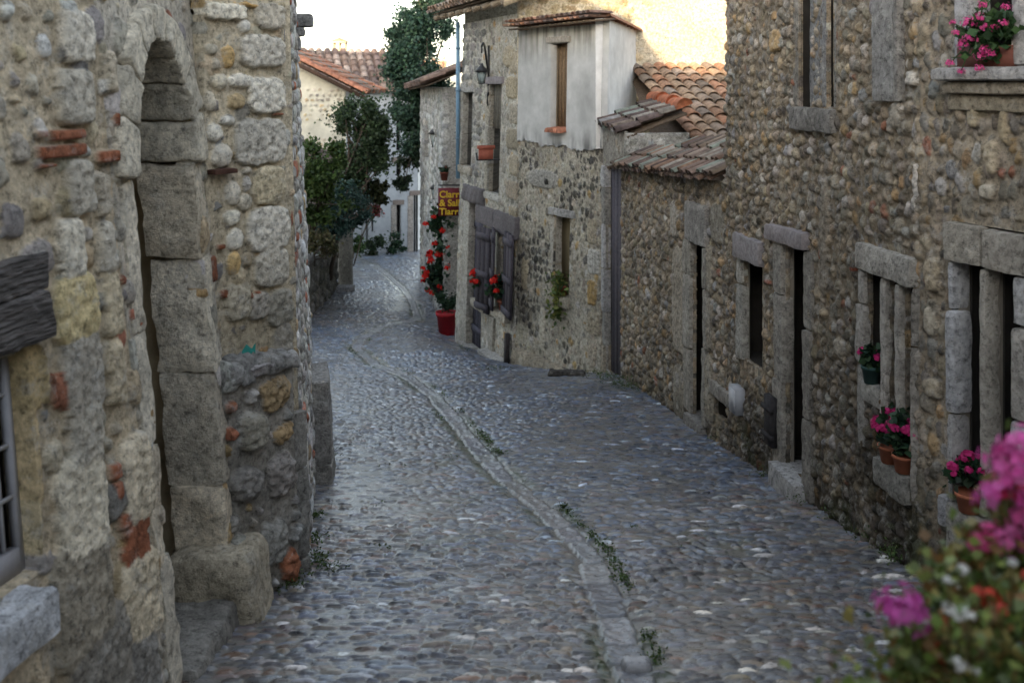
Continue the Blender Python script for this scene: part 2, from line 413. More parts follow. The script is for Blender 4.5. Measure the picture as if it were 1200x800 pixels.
# ------------------------------------------------------------------ tile roofs
TCOL = [(.25, .155, .105), (.29, .175, .12), (.23, .165, .12), (.28, .205, .145), (.20, .16, .13), (.33, .18, .115), (.25, .19, .15)]
DCOL = [(.12, .085, .075), (.15, .11, .092), (.18, .145, .12), (.105, .08, .075), (.22, .20, .175), (.155, .115, .098), (.19, .215, .185)]
def tile_roof(name, parent, O, U, S, nU, nS, cols, w=.2, l=.33, keep=None, seed=0, jit=.012, deck=True, r=None):
    """barrel tiles: O eave corner, U unit vector along the eave, S unit vector up the slope"""
    O = np.array(O, float); U = np.array(U, float); U /= np.linalg.norm(U); S = np.array(S, float); S /= np.linalg.norm(S)
    N = np.cross(U, S)
    if N[2] < 0: N = -N
    N /= np.linalg.norm(N)
    g = random.Random(seed); b = Buf(); seg = 7
    for i in range(nU):
        for j in range(nS):
            if keep and not keep((i + .5) * w, (j + .5) * l): continue
            for kind in (0, 1):
                c = np.array(cols[g.randrange(len(cols))]) * g.uniform(.7, 1.25)
                r0 = (r or w * .43) * g.uniform(.95, 1.06); r1 = r0 * .82
                x = (i + .5 + .5 * kind) * w + g.uniform(-jit, jit); y0 = j * l + g.uniform(-jit, jit); y1 = y0 + l * 1.16
                lift = (.055 if kind == 0 else .0); V = []
                sg = 1 if kind == 0 else -1
                for (yy, rr, up) in ((y0, r0, .028), (y1, r1, .0)):
                    for th in (0, .014):
                        for k in range(seg):
                            t = math.pi * k / (seg - 1)
                            V.append(O + U * (x - (rr - th) * math.cos(t)) + S * yy + N * (sg * (rr - th) * math.sin(t) * .75 + lift + up + (0 if kind == 0 else rr * .72)))
                F = []
                for k in range(seg - 1):
                    F.append((k, k + 1, 2*seg + k + 1, 2*seg + k))               # outer
                    F.append((seg + k, 3*seg + k, 3*seg + k + 1, seg + k + 1))    # inner
                    F.append((k, seg + k, seg + k + 1, k + 1))                    # lower rim
                b.add(V, F, c)
    o = b.build(name, M_TILE, parent)
    if deck:
        d = Buf(); L1 = nU * w; L2 = nS * l + .05
        P = [O + S * .07 + N * -.008, O + S * .07 + U * L1 + N * -.008, O + U * L1 + S * L2 + N * -.008, O + S * L2 + N * -.008]
        if keep is None:
            V = P + [p - N * .025 for p in P]
            d.add(V, [(0,1,2,3),(7,6,5,4),(0,4,5,1),(1,5,6,2),(2,6,7,3),(3,7,4,0)], (.10, .075, .055))
            d.build('roof_deck', M_WOOD, parent)
    return o

# ------------------------------------------------------------------ plants
def leaf_quads(P, size, rng, cols, droop=0.0, aspect=.6):
    n = len(P)
    d = rng.normal(size=(n, 3)); d[:, 2] -= droop; d /= np.linalg.norm(d, axis=1, keepdims=True)
    t = np.cross(d, rng.normal(size=(n, 3))); t /= np.linalg.norm(t, axis=1, keepdims=True)
    nn = np.cross(d, t)
    s = size * rng.uniform(.6, 1.3, n)[:, None]
    v = np.stack([P, P + d * s * .55 + t * s * aspect * .5 + nn * s * .08, P + d * s, P + d * s * .55 - t * s * aspect * .5 + nn * s * .08], 1).reshape(-1, 3)
    q = np.arange(n * 4).reshape(n, 4)
    c = np.array(cols)[rng.randint(len(cols), size=n)] * rng.uniform(.65, 1.35, (n, 1))
    return v, q, np.repeat(c, 4, 0)
LG = [(.035, .075, .02), (.05, .10, .025), (.025, .055, .02), (.07, .115, .03)]
DG = [(.012, .034, .018), (.02, .05, .022), (.015, .04, .024), (.03, .06, .026)]
def clump_points(rng, clumps, per):
    P = []
    for (c, r) in clumps:
        k = max(4, int(per * rng.uniform(.5, 1.5))); d = rng.normal(size=(k, 3)); d /= np.linalg.norm(d, axis=1, keepdims=True)
        P.append(np.array(c) + d * np.minimum(np.abs(rng.normal(size=(k, 1))) * .62, 1.6) * np.array(r) * rng.uniform(.75, 1.25, 3))
    return np.concatenate(P)
def clumps_in(rng, c, R, n, r):
    out = []
    for k in range(n):
        d = rng.normal(size=3); d /= np.linalg.norm(d); d *= rng.uniform(.35, 1.0)
        out.append((np.array(c) + d * np.array(R), r * rng.uniform(.6, 1.3)))
    return out
def foliage(name, parent, P, size, seed, cols, droop=0., aspect=.6):
    rng = np.random.RandomState(seed)
    v, q, c = leaf_quads(P, size, rng, cols, droop, aspect)
    return mesh_obj(name, v, q, M_LEAF, parent, c)
def blossom(buf, c, r, col, rng, n=34):
    d = rng.normal(size=(n, 3)); d[:, 2] = np.abs(d[:, 2]) * .9 - .25; d /= np.linalg.norm(d, axis=1, keepdims=True)
    P = np.array(c) + d * r * rng.uniform(.55, 1., (n, 1))
    t = np.cross(d, rng.normal(size=(n, 3))); t /= np.linalg.norm(t, axis=1, keepdims=True); b = np.cross(d, t)
    s = r * .42
    ring = []
    for k in range(5):
        a = 2 * math.pi * k / 5
        ring.append(P + s * (math.cos(a) * t + math.sin(a) * b) + d * s * .25)
    V = np.stack([P] + ring, 1).reshape(-1, 3)
    F = []
    for i in range(n):
        o = i * 6
        for k in range(5): F.append((o, o + 1 + k, o + 1 + (k + 1) % 5))
    cc = np.array(col) * rng.uniform(.75, 1.2, (n, 1))
    buf.add(V, F, np.repeat(cc, 6, 0))
def florets(buf, c, r, col, rng, n=60):
    d = rng.normal(size=(n, 3)); d[:, 2] = np.abs(d[:, 2]) - .35; d /= np.linalg.norm(d, axis=1, keepdims=True)
    P = np.array(c) + d * r * rng.uniform(.45, 1.22, (n, 1)); t = np.cross(d, rng.normal(size=(n, 3))); t /= np.linalg.norm(t, axis=1, keepdims=True); b = np.cross(d, t)
    for i in range(n):
        s = r * rng.uniform(.22, .36); k0 = rng.uniform(0, 6); kc = np.array(col) * rng.uniform(.7, 1.25) + rng.uniform(0, .10); V = []; F = []
        for k in range(5):
            a = k0 + k * 1.2566
            dv = math.cos(a) * t[i] + math.sin(a) * b[i]; pv = -math.sin(a) * t[i] + math.cos(a) * b[i]; o = len(V)
            V += [P[i], P[i] + s * (.55 * dv + .34 * pv) + d[i] * s * .2, P[i] + s * dv + d[i] * s * rng.uniform(.0, .3), P[i] + s * (.55 * dv - .34 * pv) + d[i] * s * .2]; F.append((o, o + 1, o + 2, o + 3))
        buf.add(V, F, np.clip(kc, 0, .95))
PINK = (.62, .035, .20); HOT = (.72, .06, .30); RED = (.60, .022, .015)
def pot_profile(r, h):
    return [(r * .68, 0), (r * .72, 0), (r * .95, h * .82), (r * 1.06, h * .82), (r * 1.08, h), (r * .94, h), (r * .9, h * .88), (0.001, h * .86)]
def flower_pot(loc, r, h, potcol, plant_r, plant_h, bcol, nb, label, group, seed, br=.03, name='flower_pot', leafcols=LG, lean=(0, 0), leaf=.05, nl=260, potmat=None):
    loc = np.array(loc, float); t = thing(name, loc, label, 'flower pot', group)
    b = Buf(); b.lathe(pot_profile(r, h), loc, 22, potcol); b.build('pot', potmat or M_TERRA, t, False)
    rng = np.random.RandomState(seed)
    c = loc + np.array([lean[0] * .5, lean[1] * .5, h + plant_h * .45])
    cl = clumps_in(rng, c, (plant_r, plant_r, plant_h * .5), 9, plant_r * .55)
    P = clump_points(rng, [(a, (q * 1.25, q * 1.25, q * 1.25)) for a, q in cl], nl // 6)
    P[:, 2] = np.maximum(P[:, 2], loc[2] + h * .75)
    foliage('foliage', t, P, leaf, seed, leafcols, aspect=.95)
    s = Buf()
    for k in range(nb):
        d = rng.normal(size=3); d /= np.linalg.norm(d); d[2] = abs(d[2]) * .9 - .1
        p = c + np.array([lean[0], lean[1], 0]) * .6 + d * np.array([plant_r * 1.05, plant_r * 1.05, plant_h * .55])
        s.tube([c + (p - c) * .2 - np.array([0, 0, plant_h * .2]), c + (p - c) * .7, p], .003, 4, (.06, .1, .03))
        bb = Buf(); blossom(bb, p, br * rng.uniform(.8, 1.2), bcol, rng); bb.build('blossom', M_PETAL, t)
    s.build('stem', M_LEAF, t)
    return t

# ================================================================== WORLD, SUN, CAMERA
SUN_EL = math.radians(8.5); SUN_DIR = Vector((.30, .95, 0)).normalized() * math.cos(SUN_EL) + Vector((0, 0, -math.sin(SUN_EL)))
w = bpy.data.worlds.new('World'); scene.world = w; w.use_nodes = True
nt = w.node_tree; bg = nt.nodes['Background']; sky = nt.nodes.new('ShaderNodeTexSky'); sky.sky_type = 'NISHITA'
sky.sun_disc = False; sky.sun_elevation = SUN_EL; sky.sun_rotation = math.atan2(-SUN_DIR.x, -SUN_DIR.y)
sky.air_density = 1.0; sky.dust_density = 1.5
hs = nt.nodes.new('ShaderNodeHueSaturation'); hs.inputs['Saturation'].default_value = .52
nt.links.new(sky.outputs[0], hs.inputs['Color']); nt.links.new(hs.outputs[0], bg.inputs[0]); bg.inputs[1].default_value = .15
sl = bpy.data.lights.new('sun', 'SUN'); sl.energy = 2.0; sl.angle = math.radians(.5); sl.color = (.66, .47, .27)
so = bpy.data.objects.new('sun', sl); COL.objects.link(so); so.rotation_euler = SUN_DIR.to_track_quat('-Z', 'Y').to_euler(); so.location = (-4, -8, 14)
cam = bpy.data.cameras.new('camera'); co = bpy.data.objects.new('camera', cam); COL.objects.link(co)
co.location = (0, 0, E); co.rotation_euler = (math.radians(90), 0, 0); cam.lens = 36; cam.sensor_width = 36; cam.shift_y = -.25
cam.clip_end = 2000; cam.clip_start = .05
cam.dof.use_dof = True; cam.dof.focus_distance = 7.5; cam.dof.aperture_fstop = 3.0
scene.camera = co
scene.view_settings.view_transform = 'Standard'; scene.view_settings.look = 'None'; scene.view_settings.exposure = 2.72; scene.view_settings.gamma = 1
scene.cycles.use_denoising = True
scene.cycles.max_bounces = 6; scene.cycles.diffuse_bounces = 4

# ================================================================== GROUND AND STREET
def drop(Y):
    Y = np.asarray(Y, float)
    return np.where(Y < 17, 1.95 + .125 * Y, 4.075 + .1 * (Y - 17))
def XC(Y): return np.interp(Y, [1, 4, 5.5, 8, 12, 14.4, 17, 20, 25, 38, 60], [.45, .45, .45, .2, -.4, -1.1, -1.9, -2.6, -3.3, -5, -7])
GUT = np.array([(765, 830), (740, 790), (715, 715), (690, 650), (640, 600), (590, 560), (530, 490), (510, 465), (475, 440), (442, 428), (418, 408), (425, 396),
                (447, 383), (481, 373), (490, 367), (483, 350), (473, 339), (453, 322), (440, 311), (414, 303)], float)
def ground_at(px, py):
    q = (py - 100) / F_; Y = 1.95 / (q - .125) if 1.95 / (q - .125) < 17 else 2.375 / (q - .1)
    return (px - 600) / F_ * Y, Y
_g = np.array([ground_at(*p) for p in GUT]); _o = np.argsort(_g[:, 1]); GY = _g[_o, 1]; GX = _g[_o, 0]
def gut_x(Y): return np.interp(Y, GY, GX)
def zg(x, Y):
    x = np.asarray(x, float); Y = np.asarray(Y, float)
    z = E - drop(Y)
    ex = np.interp(Y, [5, 8.36, 11.7, 12.6, 14.3, 17, 19, 26], [0, 0, -.05, .045, .2, .24, .16, 0])
    t = np.clip((x - XC(Y)) / 1.2, 0, 1); z = z - ex * t * t * (3 - 2 * t)
    dg = np.abs(x - gut_x(Y))
    z = z + .032 * np.minimum(dg, .8) - .010 * np.exp(-(dg / .10) ** 2)
    return z + .03 * (fbm(x * .8, Y * .8, 3, 2) - .5)

ys = [1.2]
while ys[-1] < 46: ys.append(ys[-1] + (.02 if ys[-1] < 3.7 else max(.007, .0021 * ys[-1])))
ys = np.array(ys); xs = np.linspace(-2.9, 2.9, 600)
f = Field(xs, ys, (.15, .142, .13), 5, mvar=.35, warp=.008, wsc=14)
SPAL = [(4, (.115, .13, .16)), (3, (.14, .125, .128)), (3, (.092, .098, .113)), (1.8, (.185, .165, .138)), (3, (.15, .168, .205)), (1.2, (.165, .118, .098)), (1.2, (.26, .27, .285)), (.45, (.50, .51, .52)), (.8, (.06, .062, .07))]  # blue cast of the sky light put into the stone colours
g = random.Random(4)
y = 1.2
while y < 45.8:
    sc = 1 + max(0, y - 11) / 16
    r = g.uniform(.027, .047) * sc
    x = -2.9 - g.random() * .1
    while x < 2.9:
        zn_ = float(fbm(x * .55 + 3, y * .4, 88, 3)); wd = g.uniform(.05, .11) * sc * (.72 + .6 * zn_) * (1 if g.random() < .88 else g.uniform(1.2, 1.7))
        cx = x + wd / 2; cy = y + r / 2 + (float(vnoise(x * 1.1, y * .9, 3)) - .5) * .12 + (float(vnoise(x * 6, y * 6, 8)) - .5) * .03
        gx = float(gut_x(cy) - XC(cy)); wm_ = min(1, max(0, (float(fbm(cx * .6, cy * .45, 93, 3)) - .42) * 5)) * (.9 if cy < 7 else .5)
        if abs(cx - gx) > .075 + .5 * wd * .6 and g.random() > .02:
            f.stamp(cx, cy, max(wd / 2 - .003, .01), max(r / 2 * g.uniform(.85, 1.25) - .002, .01), g.gauss(0, .2), g.uniform(.005, .019) * min(sc, 1.4), pick(SPAL, g, .42) * (np.array((.86, .97, 1.13)) * (1 - wm_) + np.array((1.12, 1., .86)) * wm_), p=g.uniform(2.0, 3.2), flat=.38, rough=.005)  # cool factor paints in the sky's blue sheen, warm factor is brown dust
        x += wd
    y += r * .97
# slabs of the drain
yy = 1.4
while yy < 37:
    l = g.uniform(.16, .42); yc = yy + l / 2; dx = float(gut_x(yc + .1) - gut_x(yc - .1)) / .2 - float(XC(yc + .1) - XC(yc - .1)) / .2
    wv = g.uniform(.058, .085)
    c = pick([(2, (.19, .195, .21)), (2, (.22, .22, .23)), (1.5, (.16, .162, .175)), (1, (.26, .26, .265))], g)
    f.stamp(float(gut_x(yc) - XC(yc)), yc, wv, l / 2 - .006, -math.atan(dx), .014, c, p=6, flat=.15, rough=.016, warp=1.6)
    yy += l * math.cos(math.atan(dx)) if abs(dx) < 1 else l * .7
# dirt in the joints and moss beside the drain
dg = np.abs(f.X + XC(f.Y) - gut_x(f.Y))
mm = (np.clip(1 - np.abs(dg - .12) / .07, 0, 1) * np.clip((fbm(f.X * 3.5, f.Y * 1.6, 31) - .43) * 7, 0, 1) * (f.H < .018))
mm = np.maximum(mm, .6 * np.clip((fbm(f.X * 1.3, f.Y * 1.0, 41) - .70) * 9, 0, 1) * (f.H < .008))
f.C = f.C * (1 - mm[..., None]) + np.array((.05, .065, .03)) * mm[..., None]
dust = np.clip((fbm(f.X * .7, f.Y * .6, 57) - .52) * 5, 0, 1) * np.clip(1 - (f.Y - 4) / 3.5, 0, 1)
near = f.H < .026
f.C = np.where((dust * near)[..., None] > .25, f.C * .45 + np.array((.20, .183, .163)) * .55, f.C)
ml = .0015 + .016 * np.clip(fbm(f.X * 1.2, f.Y * .9, 97, 4) - .40, 0, 1) ** 1. * 1.6 + .004 * (fbm(f.X * 30, f.Y * 30, 98, 2) - .5); k = (f.H < ml) & (np.abs(f.X + XC(f.Y) - gut_x(f.Y)) > .095)
f.H[k] = ml[k]; f.C[k] = f.C[k] * .35 + np.array((.165, .155, .14)) * .65
XW = f.X + XC(f.Y); sink = dust * .012
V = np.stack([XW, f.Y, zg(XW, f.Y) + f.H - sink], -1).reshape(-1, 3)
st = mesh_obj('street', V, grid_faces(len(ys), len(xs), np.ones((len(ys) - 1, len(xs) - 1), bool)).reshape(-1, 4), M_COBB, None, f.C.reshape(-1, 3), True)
st['kind'] = 'structure'
# the land the village stands on
gx_ = np.concatenate([np.linspace(-400, -20, 14), np.linspace(-16, 16, 17), np.linspace(20, 400, 14)]); gy_ = np.concatenate([np.linspace(-150, -5, 8), np.linspace(0, 60, 31), np.linspace(80, 900, 14)])
GXm, GYm = np.meshgrid(gx_, gy_)
gz = E - np.interp(GYm, [-150, -5, 0, 17, 60, 90, 900], [1.2, 1.6, 1.95, 4.075, 8.2, 9.5, 22]) - .35
mesh_obj('ground', np.stack([GXm, GYm, gz], -1).reshape(-1, 3), grid_faces(len(gy_), len(gx_), np.ones((len(gy_) - 1, len(gx_) - 1), bool)).reshape(-1, 4), M_PLAST, None, np.tile(np.array((.16, .14, .11)), (GXm.size, 1)), True)['kind'] = 'structure'

# ================================================================== LEFT HOUSE
LPAL = [(3, (.42, .38, .30)), (3, (.35, .32, .275)), (2, (.45, .37, .25)), (2, (.52, .50, .46)), (1.2, (.40, .28, .15)), (.25, (.33, .14, .09)), (1.5, (.25, .235, .22))]
LMORT = (.51, .43, .31)
BR = (.29, .115, .07)
def sblk(f, F, px0, y0, px1, y1, h, col, p=5, flat=.14, rough=.02, ang=0.0):
    u0, u1, z0, z1 = F.rect(px0, y0, px1, y1)
    if col[0] > col[1] * 2: k_ = .006; u0 += k_; u1 -= k_; z0 += k_; z1 -= k_; rough = .006; col = np.array(col) * .85 * f.rng.uniform(.75, 1.1)
    f.stamp((u0 + u1) / 2, (z0 + z1) / 2, (u1 - u0) / 2, (z1 - z0) / 2, ang, h, np.array(col) * np.array((1.22, 1.15, 1.01) if F in (LA, LC) else (1.06, 1., .89)) * f.rng.uniform(.9, 1.1), p=p, flat=flat, rough=rough, warp=(.25 if col[0] > col[1] * 2 else .9))

lh = thing('stone_house', (-1.6, 4.6, 3.4), 'rubble stone house beside the camera with a tall round arched doorway', 'house')
LA = Facet((-1.942, 1.5), (-1.452, 3.95), (0, 4), lean=.095)
LB = Facet((-1.452, 3.95), (-1.462, 5.1), (0, 4), lean=.095)
LC = Facet((-1.462, 5.1), (-1.179, 5.55), (0, 3), lean=.03)
LE = Facet((-1.195, 5.55), (-1.575, 7.75), (0, 6), lean=.045)
LA.foff = .045; LB.foff = .0; LC.foff = .035
ZT = E + 1.0
# window at the picture's edge
wu1 = LA.at(45, 550, .02)[0]; wz0 = LA.at(33, 690)[1]; wz1 = LA.at(33, 415)[1]; WR = (wu1 - .85, wu1, wz0, wz1)
def fillA(f):
    for b in [(75, 80, 118, 145, (.40, .39, .37)), (85, 190, 119, 250, (.37, .36, .34)), (75, 260, 108, 323, (.55, .54, .51)), (70, 330, 123, 391, (.50, .44, .28)),
              (77, 396, 128, 474, (.36, .35, .335)), (86, 478, 128, 540, (.38, .37, .35)), (70, 546, 135, 645, (.52, .50, .45)), (68, 650, 142, 745, (.25, .235, .21)),
              (84, 748, 170, 880, (.20, .195, .19)), (78, 10, 118, 74, (.55, .54, .52)), (146, 520, 186, 598, (.55, .51, .44)), (146, 665, 196, 735, (.46, .42, .35)), (150, 740, 200, 900, (.17, .17, .175)),
              (34, 408, 62, 478, (.46, .38, .24)), (32, 484, 64, 590, (.48, .40, .27)), (34, 596, 64, 650, (.50, .44, .32)),
              (122, 260, 142, 320, (.40, .39, .37)), (126, 320, 150, 390, (.47, .43, .35)), (130, 400, 152, 470, (.40, .36, .29)), (128, 60, 150, 110, (.41, .38, .33)), (120, 205, 135, 250, (.33, .31, .28))]:
        sblk(f, LA, b[0], b[1], b[2], b[3], .05, b[4])
    for b in [(52, 152, 64, 164), (66, 151, 108, 164), (53, 169, 110, 184), (53, 190, 73, 198), (122, 176, 153, 190), (146, 604, 160, 616), (150, 620, 178, 636), (148, 640, 182, 652), (162, 606, 180, 618),
              (126, 334, 148, 343), (64, 437, 73, 474), (135, 545, 148, 560), (138, 566, 150, 584), (140, 130, 152, 150)]:
        sblk(f, LA, *b, .042, BR, p=6, rough=.015)
    darts(f, LPAL, [(.05, .075, 120), (.03, .05, 700), (.018, .03, 2600)], 0, h=(.022, .045), ar=(.6, 1.2), p=(2, 3), flat=.45)
wall('wall', LA, 0, LA.L, 2.9, ZT, .0075, LMORT, 21, fillA, [WR], lh)
_, win = recess(LA, *WR, .12, lh, (.28, .24, .18), 'window', M_GLASS, (.02, .02, .02))
b = Buf()
u0, u1, z0, z1 = WR
b.box((u1 - .030, -.080, z0), (u1 - .004, -.055, z1), LA.M, (.40, .40, .43)); b.box((u0, -.085, z0), (u1 - .031, -.05, z0 + .08), LA.M, (.40, .40, .43))
b.build('frame', M_PAINT, win)
b = Buf()
for k in range(1, 12): b.box((u1 - .032 - k * .045 - .004, -.085, z0 + .08), (u1 - .032 - k * .045 + .004, -.065, z1), LA.M, (.55, .56, .60))
for k in range(1, 5): b.box((u0, -.064, z0 + .08 + k * .165 - .006), (u1 - .033, -.055, z0 + .08 + k * .165 + .006), LA.M, (.55, .56, .60))
b.build('glazing_bars', M_PAINT, win)
bx = Buf(); rock(bx, LA, u0 - .2, LA.at(71, 700, .13)[0], z0 - .14, z0 - .005, -.18, .13, (.50, .51, .53), seed=3, amp=.012, res=.025, rad=.01)
bx.build('sill', M_BLOCK, win, True)
bx = Buf()
rock(bx, LA, u0 - .3, LA.at(66, 330, .085)[0], z1 + .0, z1 + .15, -.10, .075, (.10, .092, .09), seed=8, amp=.016, res=.012, rad=.012, skew=(-.15, .03))
rock(bx, LA, u0 - .3, LA.at(64, 330, .06)[0], z1 + .152, z1 + .27, -.10, .045, (.15, .13, .12), seed=12, amp=.014, res=.012, rad=.01, skew=(.1, .03))
bx.build('lintel', mat_plain('old_timber', (.10, .09, .085), rough=.9, nscale=7, namt=.65, bscale=9, bdist=.05, bstr=1, stretch=(1.2, 1.2, 9)), win, True)
# arched doorway
uA0 = LB.at(176, 450)[0]; uA1 = LB.at(247, 450)[0]; uc = (uA0 + uA1) / 2; ra = (uA1 - uA0) / 2; zs = E - .37; rb = .57
ZB = 3.05
def archhole(X, Z): return ((np.abs(X - uc) < ra + .02) & (Z < zs)) | ((((X - uc) / (ra + .02)) ** 2 + ((Z - zs) / (rb + .02)) ** 2 < 1) & (Z >= zs))
def fillB(f):
    f.C[:] = np.array((.50, .455, .38)) * (.85 + .3 * fbm(f.X * 4, f.Y * 4, 3))[..., None]
    darts(f, LPAL, [(.05, .09, 60), (.03, .05, 300), (.018, .03, 900)], 0, h=(.015, .035), p=(2, 3))
    sblk(f, LB, 240, 300, 250, 330, .03, BR)
wall('wall', LB, -.01, LB.L + .02, 2.9, ZT, .0085, (.50, .455, .38), 22, fillB, [archhole], lh)
rv, back = recess(LB, uA0 - .12, uA1 + .14, 2.9, zs + rb + .1, .52, lh, (.33, .275, .19), 'doorway', M_BLOCK, (.34, .27, .18), n0=-.24)
class ArchMap:
    def M(self, v):
        t = v[:, 0] / .52; return LB.pt(uc + (ra + v[:, 2]) * np.cos(t), zs + (rb + v[:, 2]) * np.sin(t), v[:, 1])
vb = Buf(); K = 9
for k in range(K):
    rock(vb, ArchMap(), .52 * math.pi * k / K + .003, .52 * math.pi * (k + 1) / K - .003, 0, R.uniform(.15, .19), -.25, .055, np.array((.58, .53, .43)) * R.uniform(.92, 1.1), seed=60 + k, amp=.016, rad=.02, res=.016)
vb.build('arch', M_BLOCK, back, True)
JC = [(.60, .55, .455), (.55, .50, .41), (.64, .62, .57), (.57, .50, .39)]
column(LB, uA1, uA1 + .15, ZB, zs, -.25, .02, back, 'jamb', JC, (.38, .8), seed=5, amp=.026)
column(LB, uA0 - .14, uA0, ZB, zs, -.25, .02, back, 'jamb', JC, (.4, .7), seed=9, amp=.022)
single(LB, uA1 - .03, uA1 + .30, ZB - .1, 3.80, -.27, .15, (.44, .39, .30), lh, 'corner_stone', seed=4, amp=.03, rad=.06, skew=(-.12, 0))
single(LB, uA1 - .02, uA1 + .33, ZB - .2, 3.32, -.2, .2, (.28, .26, .22), lh, 'corner_stone', seed=14, amp=.03, rad=.06)
single(LB, uA0 + .1, uA1 + .02, 2.9, float(zg(-1.4, 4.6)) + .10, -.5, .05, (.25, .24, .22), back, 'threshold', seed=6, amp=.02, rad=.03)
# the wall that faces up the street
def fillC(f):
    for b in [(242, 2, 292, 25, (.46, .45, .42)), (283, 40, 336, 80, (.33, .325, .315)), (294, 90, 336, 133, (.44, .44, .43)), (277, 140, 338, 190, (.36, .36, .355)), (293, 245, 342, 290, (.40, .40, .395)),
              (302, 295, 340, 332, (.34, .335, .32)), (316, 343, 346, 377, (.20, .20, .19)), (302, 2, 336, 36, (.37, .355, .33)), (300, 196, 336, 238, (.37, .34, .27)), (322, 380, 346, 470, (.21, .205, .195)),
              (296, 345, 318, 372, (.27, .265, .26)), (268, 335, 296, 372, (.30, .285, .25))]:
        sblk(f, LC, *b[:4], .042, np.array(b[4]) * 1.28, p=3.6, rough=.02)
    for b in [(245, 50, 259, 66, (.33, .32, .29)), (263, 53, 279, 80, (.40, .29, .15)), (251, 68, 260, 82, (.30, .28, .25)), (272, 86, 301, 103, (.50, .50, .49)), (282, 22, 297, 40, (.47, .48, .49)), (269, 110, 290, 128, (.33, .27, .18)),
              (262, 135, 279, 147, (.45, .46, .47)), (253, 170, 276, 196, (.46, .45, .43)), (247, 145, 265, 166, (.46, .46, .45)), (268, 214, 286, 240, (.45, .44, .42)), (266, 248, 287, 263, (.45, .45, .43)), (270, 270, 290, 292, (.48, .48, .47)),
              (270, 296, 286, 320, (.40, .30, .16)), (288, 298, 299, 314, (.22, .19, .14)), (250, 86, 272, 106, (.40, .38, .33)), (284, 228, 300, 246, (.38, .37, .34)), (278, 316, 292, 336, (.37, .33, .26)), (288, 195, 298, 206, (.36, .35, .33)),
              (276, 2, 306, 10, (.40, .27, .12)), (244, 108, 256, 130, (.44, .42, .38)), (288, 208, 297, 225, (.33, .33, .34))]:
        sblk(f, LC, *b[:4], .034, np.array(b[4]) * 1.2, p=2.2, flat=.4, rough=.01)
    for b in [(292, 342, 300, 350), (301, 341, 309, 348), (322, 132, 336, 137), (258, 286, 268, 293), (262, 340, 271, 350)]: sblk(f, LC, *b, .03, BR, p=5)
    darts(f, LPAL, [(.04, .06, 20), (.018, .03, 260)], 0, h=(.01, .022), p=(2, 2.6), gap=1.5)
    low = f.Y < E - 1.35
    d = np.clip((fbm(f.X * 4, f.Y * 4, 66) - .3) * 3, 0, 1) * np.clip((E - 1.0 - f.Y) / .5, 0, 1)
    f.C *= (1 - .35 * d)[..., None]
wall('wall', LC, -.06, LC.L + .012, 2.9, ZT, .006, (.52, .45, .33), 23, fillC, [], lh)
u0, u1, z0, z1 = LC.rect(247, 205, 273, 197)
single(LC, u0, u1, z0, z1, -.02, .07, (.07, .035, .025), lh, 'tile_ledge', mat=M_TILE, amp=.004, rad=.004)
# broken stub of rubble wall in the corner
ST = Facet((-1.445, 4.99), (-1.20, 5.42), (0, 3), lean=.05)
def fillS(f):
    darts(f, [(3, (.27, .26, .24)), (3, (.21, .205, .195)), (1.5, (.34, .31, .26)), (1, (.33, .25, .14)), (.5, (.34, .14, .08)), (1, (.38, .37, .36))], [(.07, .11, 60), (.045, .07, 260), (.02, .04, 1500)], 0, h=(.04, .085), ar=(.7, 1.4), p=(2.2, 3.4), flat=.35, rough=.04)
ztp = E - (418 - 100) / F_ * 5.25
wall('rubble_stub', ST, .0, ST.L, 2.9, ztp + .1, .007, (.23, .215, .19), 24, fillS, [], lh, top=lambda X: ztp - .02 + .16 * (fbm(X * 7, X * 3, 9, 3) - .5) + .10 * np.clip(.15 - X, 0, 1) * 4, off=.03)
b = Buf()
for k in range(5):
    a0 = k * ST.L / 5; rock(b, ST, a0, a0 + ST.L / 5 + .02, ztp - .09, ztp + R.uniform(-.01, .04), -.16, .07, np.array((.30, .295, .285)) * R.uniform(.8, 1.2), seed=40 + k, amp=.03, rad=.03, res=.02)
b.build('rubble_cap', M_BLOCK, lh, True)
column(LC, LC.L - .085, LC.L + .045, 3.0, E - 1.75, -.12, .045, lh, 'quoin', [(.23, .22, .20), (.27, .255, .225), (.20, .195, .18)], (.35, .6), seed=12, amp=.016)
# the long face running down the street
def fillE(f):
    rows(f, [(3, (.40, .385, .35)), (3, (.33, .315, .285)), (3, (.48, .47, .45)), (.5, (.38, .28, .17)), (.35, (.36, .13, .08)), (1.5, (.24, .23, .22))], rh=(.06, .13), ar=(.7, 1.8), h=(.015, .04), tilt=.12, p=3.6, flat=.3)
wall('wall', LE, 0, LE.L, 2.4, ZT + .1, .012, (.40, .36, .30), 25, fillE, [], lh)
column(LE, LE.L - .55, LE.L, 2.5, LE.at(368, 365)[1], -.1, .155, lh, 'buttress', [(.23, .22, .20), (.30, .28, .24), (.26, .25, .235), (.34, .31, .27)], (.28, .5), seed=17, amp=.02, jit=.02)
b = Buf(); zc_ = E + .26
for (z0, z1, n1) in ((zc_, zc_ + .10, .05), (zc_ + .10, zc_ + .17, .085), (zc_ + .17, zc_ + .27, .15)):
    rock(b, LE, LE.L - .2, LE.L - .02, z0, z1, -.1, n1, (.26, .255, .25), seed=3, amp=.006, rad=.02)
b.build('corbel', M_BLOCK, lh, True)
def ring(pts, z0, z1, parent, name, mat, col, close=True):
    b = Buf(); n = len(pts)
    for i in range(n if close else n - 1):
        a = pts[i]; c = pts[(i + 1) % n]
        b.add([(a[0], a[1], z0), (c[0], c[1], z0), (c[0], c[1], z1), (a[0], a[1], z1)], [(0, 1, 2, 3)], col)
    return b.build(name, mat, parent)
